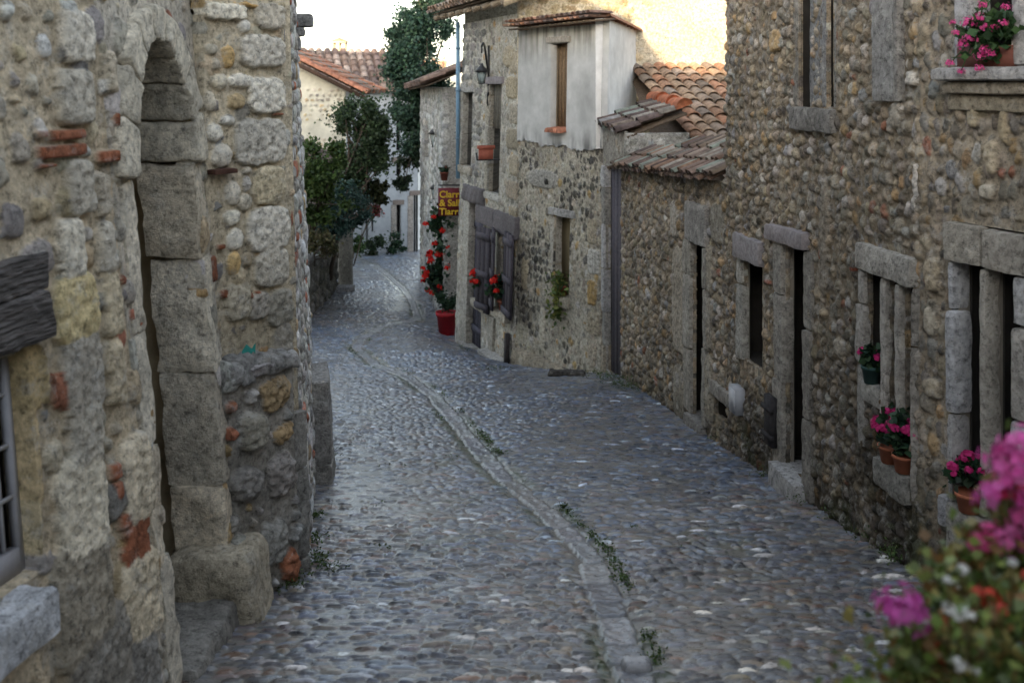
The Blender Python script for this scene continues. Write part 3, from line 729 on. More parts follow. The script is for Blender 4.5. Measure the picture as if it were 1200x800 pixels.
def slab(pts, z, th, parent, name, mat, col):
    b = Buf(); n = len(pts)
    V = [(p[0], p[1], z) for p in pts] + [(p[0], p[1], z + th) for p in pts]
    b.add(V, [tuple(range(n))[::-1], tuple(range(n, 2 * n))] + [(i, (i + 1) % n, n + (i + 1) % n, n + i) for i in range(n)], col)
    return b.build(name, mat, parent)
q = [LA.pt(0, ZT)[:2], LB.pt(0, ZT)[:2], LC.pt(0, ZT)[:2], LE.pt(0, ZT)[:2], LE.pt(LE.L, ZT)[:2]]
poly = [(-2.4, -4)] + [tuple(p) for p in q] + [(-2.75, 13), (-16, 13), (-16, -4)]
ring(poly, ZT - .02, E + 2.2, lh, 'upper_wall', M_STONE, (.34, .30, .24))
ring([tuple(q[-1]), (-2.75, 13), (-16, 13), (-16, -4), (-2.4, -4), tuple(q[0])], 1.2, ZT, lh, 'side_wall', M_STONE, (.34, .30, .24), close=False)
slab([(p[0] + (.15 if p[0] > -3 else -.15), p[1]) for p in poly], E + 2.2, .2, lh, 'roof', M_TILE, (.22, .12, .08))
ring([(-16, -4.02), (4.4, -4.02), (4.4, -9), (-16, -9)], 2, E + 2.95, lh, 'sun_block_wall', M_STONE, (.40, .36, .28))  # unseen block added behind the camera to keep low sun off the street
ring([(-6.5, 5), (-6.5, 12.9), (-15.9, 12.9), (-15.9, 5)], E + 2.41, E + 4.1, lh, 'shade_block_wall', M_STONE, (.34, .30, .24)); slab([(-6.4, 4.9), (-6.4, 13), (-16, 13), (-16, 4.9)], E + 4.1, .15, lh, 'shade_block_roof', M_TILE, (.22, .12, .08))  # unseen raised block added to shade the gable house and white house
slab([(-16, -4.02), (4.4, -4.02), (4.4, -9), (-16, -9)], E + 2.95, .12, lh, 'sun_block_roof', M_TILE, (.22, .12, .08))  # top of the added sun-blocking walls
# scrap of cloth on the stub
rg = np.random.RandomState(3); b = Buf(); c0 = ST.pt(*[ST.at(291, 411)[0], ztp + .035], .0)
V = []
for j in range(6):
    for i in range(8): V.append(c0 + np.array([(i - 3.5) * .008, (i - 3) * .006 + j * .002, .014 * math.sin(i * 1.3 + j) + (j - 2) * .008 + .01]))
b.add(V, [(j*8+i, j*8+i+1, j*8+i+9, j*8+i+8) for j in range(5) for i in range(7)], (.02, .22, .19))
tag(b.build('rag', M_PAINT, None, True), 'small crumpled teal scrap lying on the broken rubble ledge', 'rag')

# ================================================================== RIGHT HOUSE
rh_ = thing('pebble_house', (2.2, 6.5, 3.2), 'long pebble stone house on the right with pink potted flowers in its windows', 'house')
F1 = Facet((2.165, 5.47), (3.2, 2.6), (0, 4)); F2 = Facet((2.165, 5.47), (1.763, 8.36), (0, 4)); F1.foff = F2.foff = .045; F1.lift = F2.lift = .024
RPAL = [(4, (.25, .215, .165)), (4, (.205, .185, .155)), (2.5, (.29, .24, .17)), (1.0, (.30, .21, .12)), (1.2, (.36, .335, .30)), (2.2, (.14, .125, .105)), (.2, (.25, .12, .08)), (.6, (.25, .245, .24))]
RMORT = (.22, .18, .13); SUR = (.33, .305, .265)
def damp(f, zf, hgt=.5, green=.6):
    zz = f.Y - zf(f.X); k = np.clip(1 - zz / hgt, 0, 1) * np.clip((fbm(f.X * 5, f.Y * 2.5, 77) - .28) * 4, 0, 1)
    f.C *= (1 - .68 * k)[..., None]
    m = k * np.clip((fbm(f.X * 6, f.Y * 3, 78) - .5) * 8, 0, 1) * green
    f.C[:] = f.C * (1 - m[..., None]) + np.array((.035, .045, .012)) * m[..., None]
# --- near twin light window on F1
wa = F1.rect(1117, 310, 1144.6, 596); wb = F1.rect(1155, 316, 1185, 610)
zt = F1.at(1117, 307)[1]; zb = F1.at(1117, 590)[1]; wa = (wa[0], wa[1], zb, zt); wb = (wb[0], wb[1], zb, zt)
uL = F1.at(1108, 400)[0]; uR = F1.at(1212, 400)[0]; zl = F1.at(1109, 259)[1]
w2 = F1.rect(1135, -60, 1184, 80); zs2 = F1.at(1105, 95)[1]; zs2t = F1.at(1105, 80)[1]; w2 = (w2[0], w2[1], zs2t, E + 1.0)
def fill1(f):
    pebbles(f, RPAL, smax=.062, ar=(.38, .8), tilt=.2, h=(.018, .042))
    for b in [(1130, 127, 1143, 150, (.33, .29, .22)), (1168, 126, 1180, 170, (.36, .31, .23)), (1150, 165, 1165, 205, (.35, .31, .25)), (1146, 215, 1160, 235, (.42, .40, .36)), (1080, 300, 1098, 345, (.34, .30, .24)), (1078, 440, 1100, 470, (.34, .31, .26)), (1080, 360, 1092, 395, (.38, .36, .32))]:
        sblk(f, F1, *b[:4], .045, b[4], p=3)
    damp(f, lambda X: 3.33 + .11 * X, .7, .8)
z1g = 2.9
wall('wall', F1, -.02, 1.9, z1g, E + 1.2, .0095, (.31, .26, .195), 31, fill1, [wa, wb, w2, (uL - .0, uR, zb - .0, zl)], rh_, skirt=.03)
wn = None
djw = djx(F1, wa[0], 1138)
for r_ in (wa, wb):
    _, wo = cavity(F1, r_, djw, .5, rh_, 'window', wide=.02)
    wn = wn or wo
column(F1, uL, wa[0], zb, zt, -djw, .025, wn, 'jamb', [(.50, .50, .51), (.47, .47, .48), (.42, .41, .40)], (.4, .6), seed=3, amp=.009, lab='jamb of whitewashed stone blocks')
column(F1, wa[1], wb[0], zb, zt, -djw, .02, wn, 'mullion', [SUR], (2, 3), seed=4, amp=.008)
column(F1, wb[1], uR, zb, zt, -djw, .025, wn, 'jamb', [(.46, .45, .44), (.40, .37, .33)], (.3, .6), seed=6, amp=.01)
single(F1, uL - .01, (wa[1] + wb[0]) / 2, zt, zl, -.22, .035, (.35, .32, .27), wn, 'lintel', seed=5, amp=.012)
single(F1, (wa[1] + wb[0]) / 2 + .004, uR + .02, zt, zl - .01, -.22, .03, (.34, .31, .265), wn, 'lintel', seed=7, amp=.012)
single(F1, uL + .03, uR, zb - .28, zb, -.24, .06, (.27, .255, .23), wn, 'sill', seed=9, amp=.02)
single(F1, F1.at(1100, 600)[0], F1.at(1112, 600)[0], zb - .14, zb + .02, -.05, .04, (.34, .34, .35), rh_, 'stone_patch', seed=2, amp=.006)
# --- upper window with moulded sill
_, wu = cavity(F1, (w2[0], w2[1], w2[2], E + 1.1), .10, .4, rh_, 'window', wide=.02)
column(F1, F1.at(1117, 50)[0], w2[0], w2[2], E + 1.15, -.1, .03, wu, 'jamb', [(.46, .45, .45)], (.9, 1.2), seed=3, amp=.006)
column(F1, w2[1], F1.at(1202, 50)[0], w2[2], E + 1.15, -.1, .03, wu, 'jamb', [(.44, .42, .40)], (.9, 1.2), seed=5, amp=.006)
b = Buf(); us0 = F1.at(1103, 88)[0]; us1 = F1.at(1225, 88)[0]
rock(b, F1, us0, us1, zs2 + .0, zs2t, -.1, .13, (.45, .43, .41), seed=2, amp=.006, rad=.025)
rock(b, F1, us0 + .02, us1 - .02, zs2 - .065, zs2 - .003, -.1, .085, (.36, .31, .24), seed=3, amp=.006, rad=.02)
rock(b, F1, us0 + .03, us1 - .03, zs2 - .15, zs2 - .068, -.1, .045, (.36, .31, .23), seed=4, amp=.008, rad=.015)
b.build('sill', M_BLOCK, wu, True)
# --- F2
def zb2(px, py): return F2.at(px, py)[1]
v1 = F2.rect(1011, 318, 1027.5, 452); v2 = F2.rect(1036, 325, 1048.5, 547); v3 = F2.rect(1055, 330, 1066.5, 560)
vt = zb2(1035, 326); v1 = (v1[0], v1[1], zb2(1020, 451), vt); v2 = (v2[0], v2[1], zb2(1040, 541), vt); v3 = (v3[0], v3[1], zb2(1058, 553), vt)
vu0 = F2.at(1067.5, 400)[0]; vu1 = F2.at(1002.5, 400)[0]; vl = zb2(1003, 283)
dr = F2.rect(915.5, 290, 939, 556); dr = (dr[0], dr[1], zb2(925, 551), zb2(925, 287))
nw = F2.rect(867.5, 303, 888.5, 436)
uw1 = F2.rect(931, -60, 944, 126); uw2 = F2.rect(963, -60, 971, 126); uwz = zb2(945, 126); uwf = F2.rect(924, 0, 974, 155)
bl = F2.rect(1022, -60, 1047, 120)
def fill2(f):
    def upper(x, y): return True
    pebbles(f, RPAL, smax=.048, h=(.02, .046))
    for b in [(1067, 188, 1078, 256, (.50, .50, .51)), (1073, 12, 1084, 70, (.40, .38, .35)), (1068, 258, 1080, 320, (.40, .37, .33)), (1058, 85, 1068, 100, (.52, .51, .50)), (1040, 120, 1052, 150, (.30, .285, .26)), (975, 395, 985, 420, (.36, .34, .31)), (1028, 70, 1040, 110, (.5, .5, .5)),
              (1068, 330, 1080, 380, (.37, .31, .22)), (1068, 390, 1082, 430, (.33, .28, .2)), (958, 210, 966, 350, (.21, .195, .175)), (900, 36, 912, 60, (.36, .27, .16)), (1068, 450, 1084, 520, (.30, .27, .22)), (1066, 520, 1080, 575, (.26, .24, .21))]:
        sblk(f, F2, *b[:4], .042, b[4], p=4)
    for (x, yv) in ((996, 295), (992, 310), (871, 306), (869, 320), (1094, 145), (930, 350), (893, 325), (915, 420)): sblk(f, F2, x, yv, x + 8, yv + 11, .04, (.30, .10, .06), p=3)
    damp(f, lambda X: 3.30 - .11 * X, .85, .8)
    kk = np.clip((fbm(f.X * 1.1, f.Y * 1.1, 91) - .42) * 3.0, 0, 1) * np.clip((E - .5 - f.Y) / 1.0, 0, 1)
    f.C *= (1 - .5 * kk)[..., None]
fz = 2.55
U2 = F2.L
v1s = F2.rect(1004, 451, 1027.5, 560)
wall('wall', F2, -.02, U2, fz, E + 1.2, .0095, RMORT, 32, fill2, [v1, v2, v3, (vu0, vu1, vt, vl), dr, nw, uw1, uw2], rh_, skirt=.03)
wn = None
djt = djx(F2, v1[1], 1021); print('dj v', djt, djx(F2, v2[1], 1046))
for r_ in (v1, v2, v3):
    _, wo = cavity(F2, r_, djt, .5, rh_, 'window', wide=.03)
    wn = wn or wo
zlo = v3[2] - .12
column(F2, v1[1], vu1, v1[2] - .4, vt, -djt, .022, wn, 'jamb', [(.30, .285, .26), (.36, .34, .31)], (.35, .9), seed=3)
column(F2, v2[1], v1[0], zlo, vt, -djt, .02, wn, 'mullion', [(.32, .30, .27)], (.9, 1.6), seed=4, amp=.009)
column(F2, v3[1], v2[0], zlo, vt, -djt, .02, wn, 'mullion', [(.32, .30, .27)], (2, 3), seed=5, amp=.009)
column(F2, vu0, v3[0], zlo, vt, -djt, .022, wn, 'jamb', [(.30, .28, .25)], (.5, .9), seed=6)
single(F2, vu0, vu1, vt, vl, -.18, .032, (.345, .325, .29), wn, 'lintel', seed=5, amp=.012)
single(F2, vu0 + .02, v2[1] + .06, v3[2] - .16, v3[2], -.2, .055, (.25, .24, .215), wn, 'sill', seed=6, amp=.018)
single(F2, v1[0] - .02, v1[1] + .04, v1[2] - .12, v1[2], -.2, .02, (.27, .26, .235), wn, 'sill', seed=8, amp=.014)
dj_ = djx(F2, dr[1], 930.5); print('dj door', dj_)
_, dw = cavity(F2, dr, dj_, dj_ + .4, rh_, 'door', wide=.25, down=.05)
column(F2, dr[1], dr[1] + .17, dr[2] - .1, dr[3], -dj_, .02, dw, 'jamb', [(.24, .225, .20), (.27, .25, .22)], (.5, 1.1), seed=13)
column(F2, dr[0] - .13, dr[0], dr[2] - .1, dr[3], -dj_, .02, dw, 'jamb', [(.24, .225, .20)], (.5, .8), seed=14)
single(F2, dr[0] - .05, dr[1] + .26, dr[3], zb2(925, 267), -.3, .05, (.22, .20, .205), dw, 'lintel', seed=5, mat=M_WOOD, amp=.012, skew=(0, -.03))
single(F2, dr[0] - .06, dr[1] + .06, dr[2] - .3, dr[2], -.50, .10, (.34, .335, .33), dw, 'threshold', seed=5, amp=.012, rad=.012)
dj_ = djx(F2, nw[1], 878.5); print('dj nw', dj_)
_, wo = cavity(F2, nw, dj_, dj_ + .3, rh_, 'window', wide=.2)
column(F2, nw[1], nw[1] + .13, nw[2] - .02, nw[3], -dj_, .015, wo, 'jamb', [(.31, .30, .27), (.26, .24, .21)], (.3, .6), seed=15)
single(F2, nw[0] - .04, nw[1] + .14, nw[3], zb2(880, 279), -.2, .045, (.23, .215, .22), wo, 'lintel', seed=6, mat=M_WOOD, amp=.012)
wn = None
for r_ in (uw1, uw2):
    r_ = (r_[0], r_[1], uwz, E + 1.15); _, wo = cavity(F2, r_, .0, .4, rh_, 'window', wide=.02, rcol=(.05, .045, .04)); wn = wn or wo  # dark reveal colour stands in for shade inside these narrow openings
column(F2, uw1[1], uwf[1], uwz, E + 1.15, -.01, .0, wn, 'jamb', [(.22, .205, .18)], (.8, 1.2), seed=3)
column(F2, uw2[1], uw1[0], uwz, E + 1.15, -.01, .0, wn, 'mullion', [(.21, .21, .21)], (2, 3), seed=3, amp=.008)
column(F2, uwf[0], uw2[0], uwz, E + 1.15, -.01, .0, wn, 'jamb', [(.21, .205, .19)], (.8, 1.2), seed=4)
single(F2, uwf[0], uwf[1], zb2(945, 154), uwz, -.14, .03, (.20, .19, .175), wn, 'sill', seed=4, amp=.012)
single(F2, bl[0], bl[1], bl[2], E + 1.15, -.05, .028, (.30, .29, .275), rh_, 'blocked_window', seed=4, amp=.008)
single(F2, F2.at(1047.5, 50)[0] - .05, F2.at(1047.5, 50)[0] - .003, bl[2], E + 1.15, -.05, .034, (.27, .255, .235), rh_, 'window_frame', seed=4, amp=.008)
u0, u1, z0, z1 = F2.rect(860, 449, 868, 487)
b = Buf(); b.box((u0, -.02, z0), (u1, .085, z1), F2.M, (.26, .27, .29)); b.box((u0 + .015, .085, z0 + .03), (u1 - .015, .093, z1 - .02), F2.M, (.34, .35, .37)); b.build('meter_box', M_PAINT, rh_)
u0, u1, z0, z1 = F2.rect(901.5, 460, 910.5, 525)
b = Buf(); b.box((u0, .045, z0), (u1, .085, z1), F2.M, (.03, .028, .03))
for t in (.2, .75): b.box((u0 - .02, .075, z0 + (z1 - z0) * t - .015), (u1 + .03, .10, z0 + (z1 - z0) * t + .015), F2.M, (.03, .028, .03))
b.build('iron_bar', M_WOOD, rh_)
# shell
a1 = F1.pt(1.9, 5)[:2]; a2 = F2.pt(U2, E + 1.2)[:2]; a0 = F2.pt(0, E + 1.2)[:2]
poly = [tuple(a2), tuple(a0), tuple(a1), (4.2, -3.9), (10, -3.9), (10, 9.9)]
ring(poly, E + 1.18, E + 2.2, rh_, 'upper_wall', M_STONE, (.30, .26, .20))
ring([tuple(a1), (4.2, -3.9), (10, -3.9), (10, 9.9), tuple(a2)], 1.5, E + 1.19, rh_, 'side_wall', M_STONE, (.30, .26, .20), close=False)
slab([(p[0] - (.1 if p[0] < 5 else 0), p[1]) for p in poly], E + 2.2, .2, rh_, 'roof', M_TILE, (.22, .12, .08))

# ================================================================== LEAN-TO AND GATEWAY
lt = thing('lean_to', (1.6, 10, 2.6), 'low pebble walled outhouse with a mossy clay tile roof between taller houses', 'outhouse')
F3 = Facet((1.763, 8.36), (1.2675, 11.7), (-1, 8)); F3.foff = .045; F3.lift = .02; F4 = Facet((1.2675, 11.7), (1.1235, 12.6), (-1, 8)); F5 = Facet((1.1235, 12.6), (.095, 14.3), (-1, 9), lean=.02); F6 = Facet((.095, 14.3), (-.85, 17.0), (-2, 14), lean=.03)
d3 = F3.rect(808, 285, 822, 494); d3 = (d3[0], d3[1], F3.at(815, 492)[1], F3.at(815, 286)[1]); hl3 = F3.rect(833.5, 462, 850, 500)
ze0 = E - (214 - 100) / F_ * 8.5; ze1 = E - (203 - 100) / F_ * 11.5
def fill3(f):
    pebbles(f, RPAL, smax=.054, h=(.02, .048), veil=.007)
    for b in [(800, 242, 822, 284, (.27, .255, .24)), (830, 237, 846, 290, (.22, .215, .20)), (784, 236, 792, 278, (.32, .31, .30)), (824, 286, 831, 345, (.26, .25, .225)), (823, 346, 832, 410, (.27, .255, .23)), (822, 412, 832, 500, (.24, .23, .205)),
              (786, 286, 802, 420, (.29, .275, .25)), (788, 425, 800, 500, (.27, .26, .235)), (790, 430, 798, 470, (.29, .29, .29))]: sblk(f, F3, *b[:4], .042, b[4], p=5)
    damp(f, lambda X: 2.97 - .12 * X, .4, .4)
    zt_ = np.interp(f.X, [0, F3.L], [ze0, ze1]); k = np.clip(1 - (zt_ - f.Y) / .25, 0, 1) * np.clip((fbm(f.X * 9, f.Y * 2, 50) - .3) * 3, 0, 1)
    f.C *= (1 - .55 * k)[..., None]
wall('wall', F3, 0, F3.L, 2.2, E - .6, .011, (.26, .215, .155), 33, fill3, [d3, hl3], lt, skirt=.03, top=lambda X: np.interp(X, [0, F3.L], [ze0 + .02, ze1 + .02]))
dj_ = djx(F3, d3[1], 815.5); print('dj d3', dj_)
_, dw = cavity(F3, d3, dj_, .5, lt, 'door', wide=.25, down=.05)
column(F3, d3[1], d3[1] + .22, d3[2], d3[3], -dj_, .03, dw, 'jamb', [(.25, .235, .205), (.28, .265, .235)], (.5, .8), seed=4)
column(F3, d3[0] - .1, d3[0], d3[2], d3[3], -dj_, .03, dw, 'jamb', [(.24, .23, .205)], (.5, .8), seed=5)
single(F3, d3[0] - .1, d3[1] + .12, d3[3], d3[3] + .36, -.25, .036, (.27, .26, .245), dw, 'lintel', seed=3)
single(F3, d3[0] - .05, d3[1] + .1, d3[2] - .3, d3[2], -.34, .06, (.22, .21, .195), dw, 'threshold', seed=3)
_, wo = cavity(F3, hl3, .05, .4, lt, 'vent', wide=.1)
single(F3, hl3[0] - .1, hl3[1] + .1, hl3[3], hl3[3] + .12, -.2, .03, (.24, .225, .2), wo, 'lintel', seed=8)
# hip roof down to the street
e0 = np.append(F3.pt(-.02, 0, .10)[:2], ze0 - .0); e1 = np.append(F3.pt(F3.L + .1, 0, .10)[:2], ze1 - .0)
Ue = (e1 - e0); Le = np.linalg.norm(Ue); Ue /= Le; inw = np.append(-F3.N, 0)
S1 = inw * math.cos(.50) + np.array([0, 0, math.sin(.50)])
tile_roof('street_roof', lt, e0, Ue, S1, int(Le / .12), 5, DCOL + [(.22, .14, .10), (.19, .125, .095), (.17, .13, .10)], w=.12, l=.22, seed=5, jit=.03, keep=lambda x, s: s < .50 + .55 * max(0, 1 - x / 2.4))
# main slope falling towards the viewer
D = np.array([.2, -1., 0]) / math.hypot(.2, 1); UU = np.array([1., .2, 0]) / math.hypot(1, .2)
top0 = W(735, 82, 14.75); sl_ = .36
S2 = -D * math.cos(sl_) + np.array([0, 0, math.sin(sl_)])
nS2 = 15; O2 = top0 - S2 * nS2 * .25
def keep2(x, s):
    p = O2 + UU * x + S2 * s
    return np.dot(p[:2] - F3.p0, -F3.N) > .30
tile_roof('roof', lt, O2, UU, S2, 14, nS2, TCOL + [(.24, .19, .15), (.20, .165, .14), (.29, .21, .15)], w=.185, l=.25, keep=keep2, seed=9, jit=.009, r=.09)
bb = Buf()                                                   # boarding under both slopes
P = [O2 + UU * -.05 + np.array([0, 0, -.07]), O2 + UU * 2.8 + np.array([0, 0, -.07]), O2 + UU * 2.8 + S2 * nS2 * .25 + np.array([0, 0, -.07]), O2 - UU * .05 + S2 * nS2 * .25 + np.array([0, 0, -.07])]
hip = [e0 + S1 * .64 - np.array([0, 0, .06]), e1 + S1 * .64 - np.array([0, 0, .06])]
def onm(p): # height of the main slope at a plan point
    n = np.cross(UU, S2); return O2[2] - .07 - (n[0] * (p[0] - O2[0]) + n[1] * (p[1] - O2[1])) / n[2]
a = F3.pt(0, 0, -.45)[:2]; c = F3.pt(F3.L, 0, -.45)[:2]; t1 = (top0 + UU * 3.2)[:2]; t0 = (top0 + UU * .05)[:2]
dd = [np.append(p, onm(p)) for p in (a, t1, t0, c)]
bb.add(dd, [(0, 1, 2, 3)], (.10, .075, .055))
bb.build('roof_boards', M_WOOD, lt)
# gateway beside the tall house
gt = thing('gateway', (1.2, 12.1, 2.5), 'narrow plank doorway under a little hood of mixed old tiles', 'gateway')
d4 = F4.rect(710, 205, 727.5, 442); d4 = (d4[0], d4[1], F4.at(720, 444)[1], F4.at(720, 197)[1])
zt4 = F4.at(720, 152)[1]
def fill4(f):
    f.C[:] = np.array((.25, .235, .21)) * (.55 + .9 * fbm(f.X * 9, f.Y * 4, 4))[..., None]
    darts(f, RPAL, [(.03, .05, 60)], 0, h=(.01, .02))
wall('wall', F4, -.1, F4.L, 2.0, zt4, .014, (.25, .23, .2), 34, fill4, [d4], gt, skirt=.03)
b = Buf()
g2 = random.Random(3)
recess(F4, *d4, .10, gt, (.25, .22, .16), 'door_back', M_DARK, (.03, .03, .03))
dp = planks(F4, d4[0], d4[0] + (d4[1] - d4[0]) * .98, d4[2], d4[3], -.095, -.06, gt, 'door', (.07, .065, .08), 4, battens=False)
column(F4, d4[1], F4.L + .03, 2.2, d4[3], -.08, .03, gt, 'jamb', [(.27, .26, .235), (.34, .34, .345), (.26, .23, .18), (.24, .235, .22)], (.4, .75), seed=5)
# pier and hood
pr = Facet(F4.pt(-.12, 0, .0)[:2], F4.pt(-.12, 0, -.75)[:2], (2, 8))
def fillp(f):
    darts(f, [(2, (.24, .25, .24)), (2, (.17, .165, .15)), (1, (.36, .37, .36)), (1, (.14, .14, .13))], [(.03, .06, 200)], 0, h=(.01, .025))
wall('pier', pr, 0, pr.L, E - 1.0, zt4 - .02, .015, (.25, .245, .23), 35, fillp, [], gt)
h0 = np.append(F4.pt(-.12, 0, .06)[:2], E - (162 - 100) / F_ * 11.6); h1 = np.append(F4.pt(F4.L + .02, 0, .06)[:2], E - (150 - 100) / F_ * 12.5)
Uh = h1 - h0; Lh = np.linalg.norm(Uh); Uh /= Lh; Sh = np.append(-F4.N, 0) * math.cos(.36) + np.array([0, 0, math.sin(.36)])
tile_roof('hood', gt, h0, Uh, Sh, 6, 3, DCOL + [(.27, .30, .27), (.34, .33, .33)], w=Lh / 6, l=.26, seed=4, jit=.02)
b = Buf()
for k in range(3):
    p = h0 + Sh * .80 + Uh * (k * .42 - .05) + np.array([0, 0, .06]); Nn = np.cross(Uh, Sh); Nn /= np.linalg.norm(Nn); Nn = Nn if Nn[2] > 0 else -Nn; V = []
    for (s, rr, up) in ((0, .10, .02), (.46, .085, 0)):
        for i in range(8):
            t = math.pi * i / 7; V.append(p + Uh * s + Sh * rr * math.cos(t) + Nn * (rr * math.sin(t) + up))
    b.add(V, [(i, i + 1, 9 + i, 8 + i) for i in range(7)] + [tuple(range(8))], np.array((.42, .15, .08)) * R.uniform(.85, 1.15))
b.build('ridge_tiles', M_TILE, gt, False)

# ================================================================== PLASTER HOUSE
ph = thing('plaster_house', (.6, 13.6, 2.2), 'house with bare rubble below and streaked grey plaster above, one tall boarded window', 'house')
ZP = E + .80
zpl = F5.at(655, 168)[1]
bw = F5.rect(649.5, 51, 666.5, 152); lw = F5.rect(650.5, 252, 667, 349)
F5L = [(4, (.075, .07, .062)), (3, (.12, .11, .092)), (1.6, (.24, .21, .165)), (2, (.06, .056, .052)), (.8, (.33, .30, .25))]
F5P = [(2, (.20, .18, .145)), (3, (.29, .26, .205)), (2, (.35, .31, .24)), (1, (.40, .38, .34)), (.8, (.34, .24, .12)), (1, (.14, .13, .115))]
def fill5(f):
    dk = fbm(f.X * 1.6, f.Y * 1.1, 70)
    def dark(x, y): return float(fbm(x * 1.3, y * .9, 70)) + .10 * (y - (E - 1.7)) > .45
    pebbles(f, F5L, smax=.065, sel=dark, veil=.005, h=(.014, .034))
    pebbles(f, F5P, smax=.065, dens=.7, sel=lambda x, y: not dark(x, y), h=(.010, .025))
    sblk(f, F5, 620, 197, 655, 223, .035, (.27, .275, .28), p=3); sblk(f, F5, 640, 208, 645, 217, .045, (.03, .03, .03), p=4)
    sblk(f, F5, 634, 360, 640, 412, .03, (.36, .35, .32), p=4); sblk(f, F5, 613, 300, 620, 340, .03, (.33, .30, .24), p=4)
    for k in range(5): sblk(f, F5, 690, 255 + k * 36, 700 + (k % 2) * 4, 287 + k * 36, .03, [(.28, .26, .22), (.36, .37, .38), (.30, .22, .11), (.27, .25, .21), (.30, .28, .25)][k], p=5)
wall('wall', F5, -.02, F5.L + .03, 1.6, zpl + .12, .013, (.33, .305, .25), 36, fill5, [lw], ph, skirt=.03)
# upper plaster skin, edge ragged at the bottom
def fillpl(f):
    f.H *= .35; st_ = np.clip((fbm(f.X * 14, f.Y * 1.2, 60) - .48) * 5, 0, 1) * np.clip(1 - (ZP - f.Y) / .55, 0, 1)
    lo_ = np.clip(1 - (f.Y - zpl) / .25, 0, 1) * np.clip((fbm(f.X * 8, f.Y * 2, 62) - .35) * 3, 0, 1)
    yel = np.clip(1 - (ZP - f.Y) / .5, 0, 1) * fbm(f.X * 5, f.Y * 2, 64)
    gr = np.clip((fbm(f.X * 2.2, f.Y * 1.2, 66) - .45) * 3, 0, 1)
    base = np.array((.47, .47, .46))[None, None] * (.92 + .16 * fbm(f.X * 3, f.Y * 3, 61))[..., None]
    base = base * (1 - .25 * yel[..., None] * np.array((.3, .6, 1.3))) * (1 - .22 * gr)[..., None]
    f.C[:] = base * (1 - .66 * np.maximum(st_ * 1.05, lo_))[..., None]
wall('plaster', F5, -.015, F5.L, zpl - .1, ZP, .018, (.45, .45, .44), 37, fillpl, [bw, lambda X, Z: Z < zpl - .03 + .16 * (fbm(X * 7, Z * 3, 44) - .5)], ph, mat=M_PLAST, off=.045, bulge=.012)
_, wo = recess(F5, *bw, .12, ph, (.24, .19, .13), 'window', M_DARK, (.03, .03, .03), n0=.04)
planks(F5, bw[0], bw[1], bw[2], bw[3], -.10, -.07, wo, 'boards', (.20, .135, .08), 5, battens=False)
single(F5, bw[0] - .08, bw[1] + .1, bw[3], bw[3] + .085, -.15, .075, (.33, .30, .26), wo, 'lintel', seed=2, mat=M_WOOD, amp=.006)
b = Buf()
for k in range(4):
    uu = bw[0] + (bw[1] - bw[0]) * (k + .5) / 4; V = []
    for (n, rr) in ((-.15, .05), (.13, .06)):
        for i in range(7):
            t = math.pi * i / 6; V.append(F5.pt(uu + rr * math.cos(t), bw[2] - .01 + rr * math.sin(t) - .12 * (n + .15), n))
    b.add(V, [(i, i + 1, 8 + i, 7 + i) for i in range(6)] + [tuple(range(7, 14))], np.array((.34, .14, .085)) * R.uniform(.7, 1.2))
b.build('tile_sill', M_TILE, wo)
_, wo = recess(F5, *lw, .12, ph, (.26, .225, .165), 'window', M_PLAST, (.15, .12, .07), n0=-.02)
single(F5, lw[0] - .12, lw[1] + .12, lw[3], lw[3] + .10, -.15, .04, (.29, .285, .28), wo, 'lintel', seed=3, amp=.012)
column(F5, lw[1], lw[1] + .1, lw[2] - .1, lw[3], -.2, .02, wo, 'jamb', [(.32, .30, .26)], (.4, .7), seed=4)
single(F5, lw[0] - .05, lw[1] + .08, lw[2] - .14, lw[2], -.2, .06, (.33, .30, .24), wo, 'sill', seed=4)
single(F5, .0, F5.L, 1.6, float(zg(.6, 13.3)) + .06, -.1, .10, (.30, .26, .20), ph, 'wall_foot', seed=14, amp=.05, rad=.04, res=.06)
# side of the box and its coping
PS = Facet(F5.pt(0, E, .03)[:2], (1.80, 14.80), (3, 12))
def fillps(f):
    f.H *= .4; f.C[:] = np.array((.62, .615, .60)) * (.93 + .14 * fbm(f.X * 4, f.Y * 4, 15))[..., None]  # side plaster lighter than the front: sky light put into its colour
wall('side_wall', PS, -.01, PS.L, E - .78, ZP + .02, .03, (.6, .6, .58), 38, fillps, [], ph, mat=M_PLAST, bulge=.01)
c0 = np.append(F5.pt(-.10, 0, .15)[:2], ZP + .0); c1 = np.append(F5.pt(F5.L + .05, 0, .15)[:2], ZP - .02)
Uc = c1 - c0; Lc = np.linalg.norm(Uc); Uc /= Lc
tile_roof('coping', ph, c0, Uc, np.append(-F5.N, 0) * .996 + np.array([0, 0, .09]), int(Lc / .115), 1, [(.22, .12, .085), (.17, .11, .09), (.26, .17, .12), (.13, .10, .09), (.30, .15, .09)], w=.115, l=.30, seed=8, jit=.01)
s0 = np.append(PS.pt(0, 0, .10)[:2], ZP + .05); s1 = np.append(PS.pt(PS.L, 0, .10)[:2], ZP - .03); b = Buf()
d = s1 - s0; nseg = 9
for k in range(nseg):
    a = s0 + d * k / nseg; c = s0 + d * (k + 1.12) / nseg; V = []
    for (p, rr) in ((a, .075), (c, .06)):
        for i in range(7):
            t = math.pi * i / 6; V.append(p + np.append(-PS.N, 0) * rr * (1 - math.cos(t)) * .9 + np.array([0, 0, rr * math.sin(t) * .8]))
    b.add(V, [(i, i + 1, 8 + i, 7 + i) for i in range(6)] + [tuple(range(7))], np.array((.33, .17, .11)) * R.uniform(.7, 1.2))
b.build('verge', M_TILE, ph)
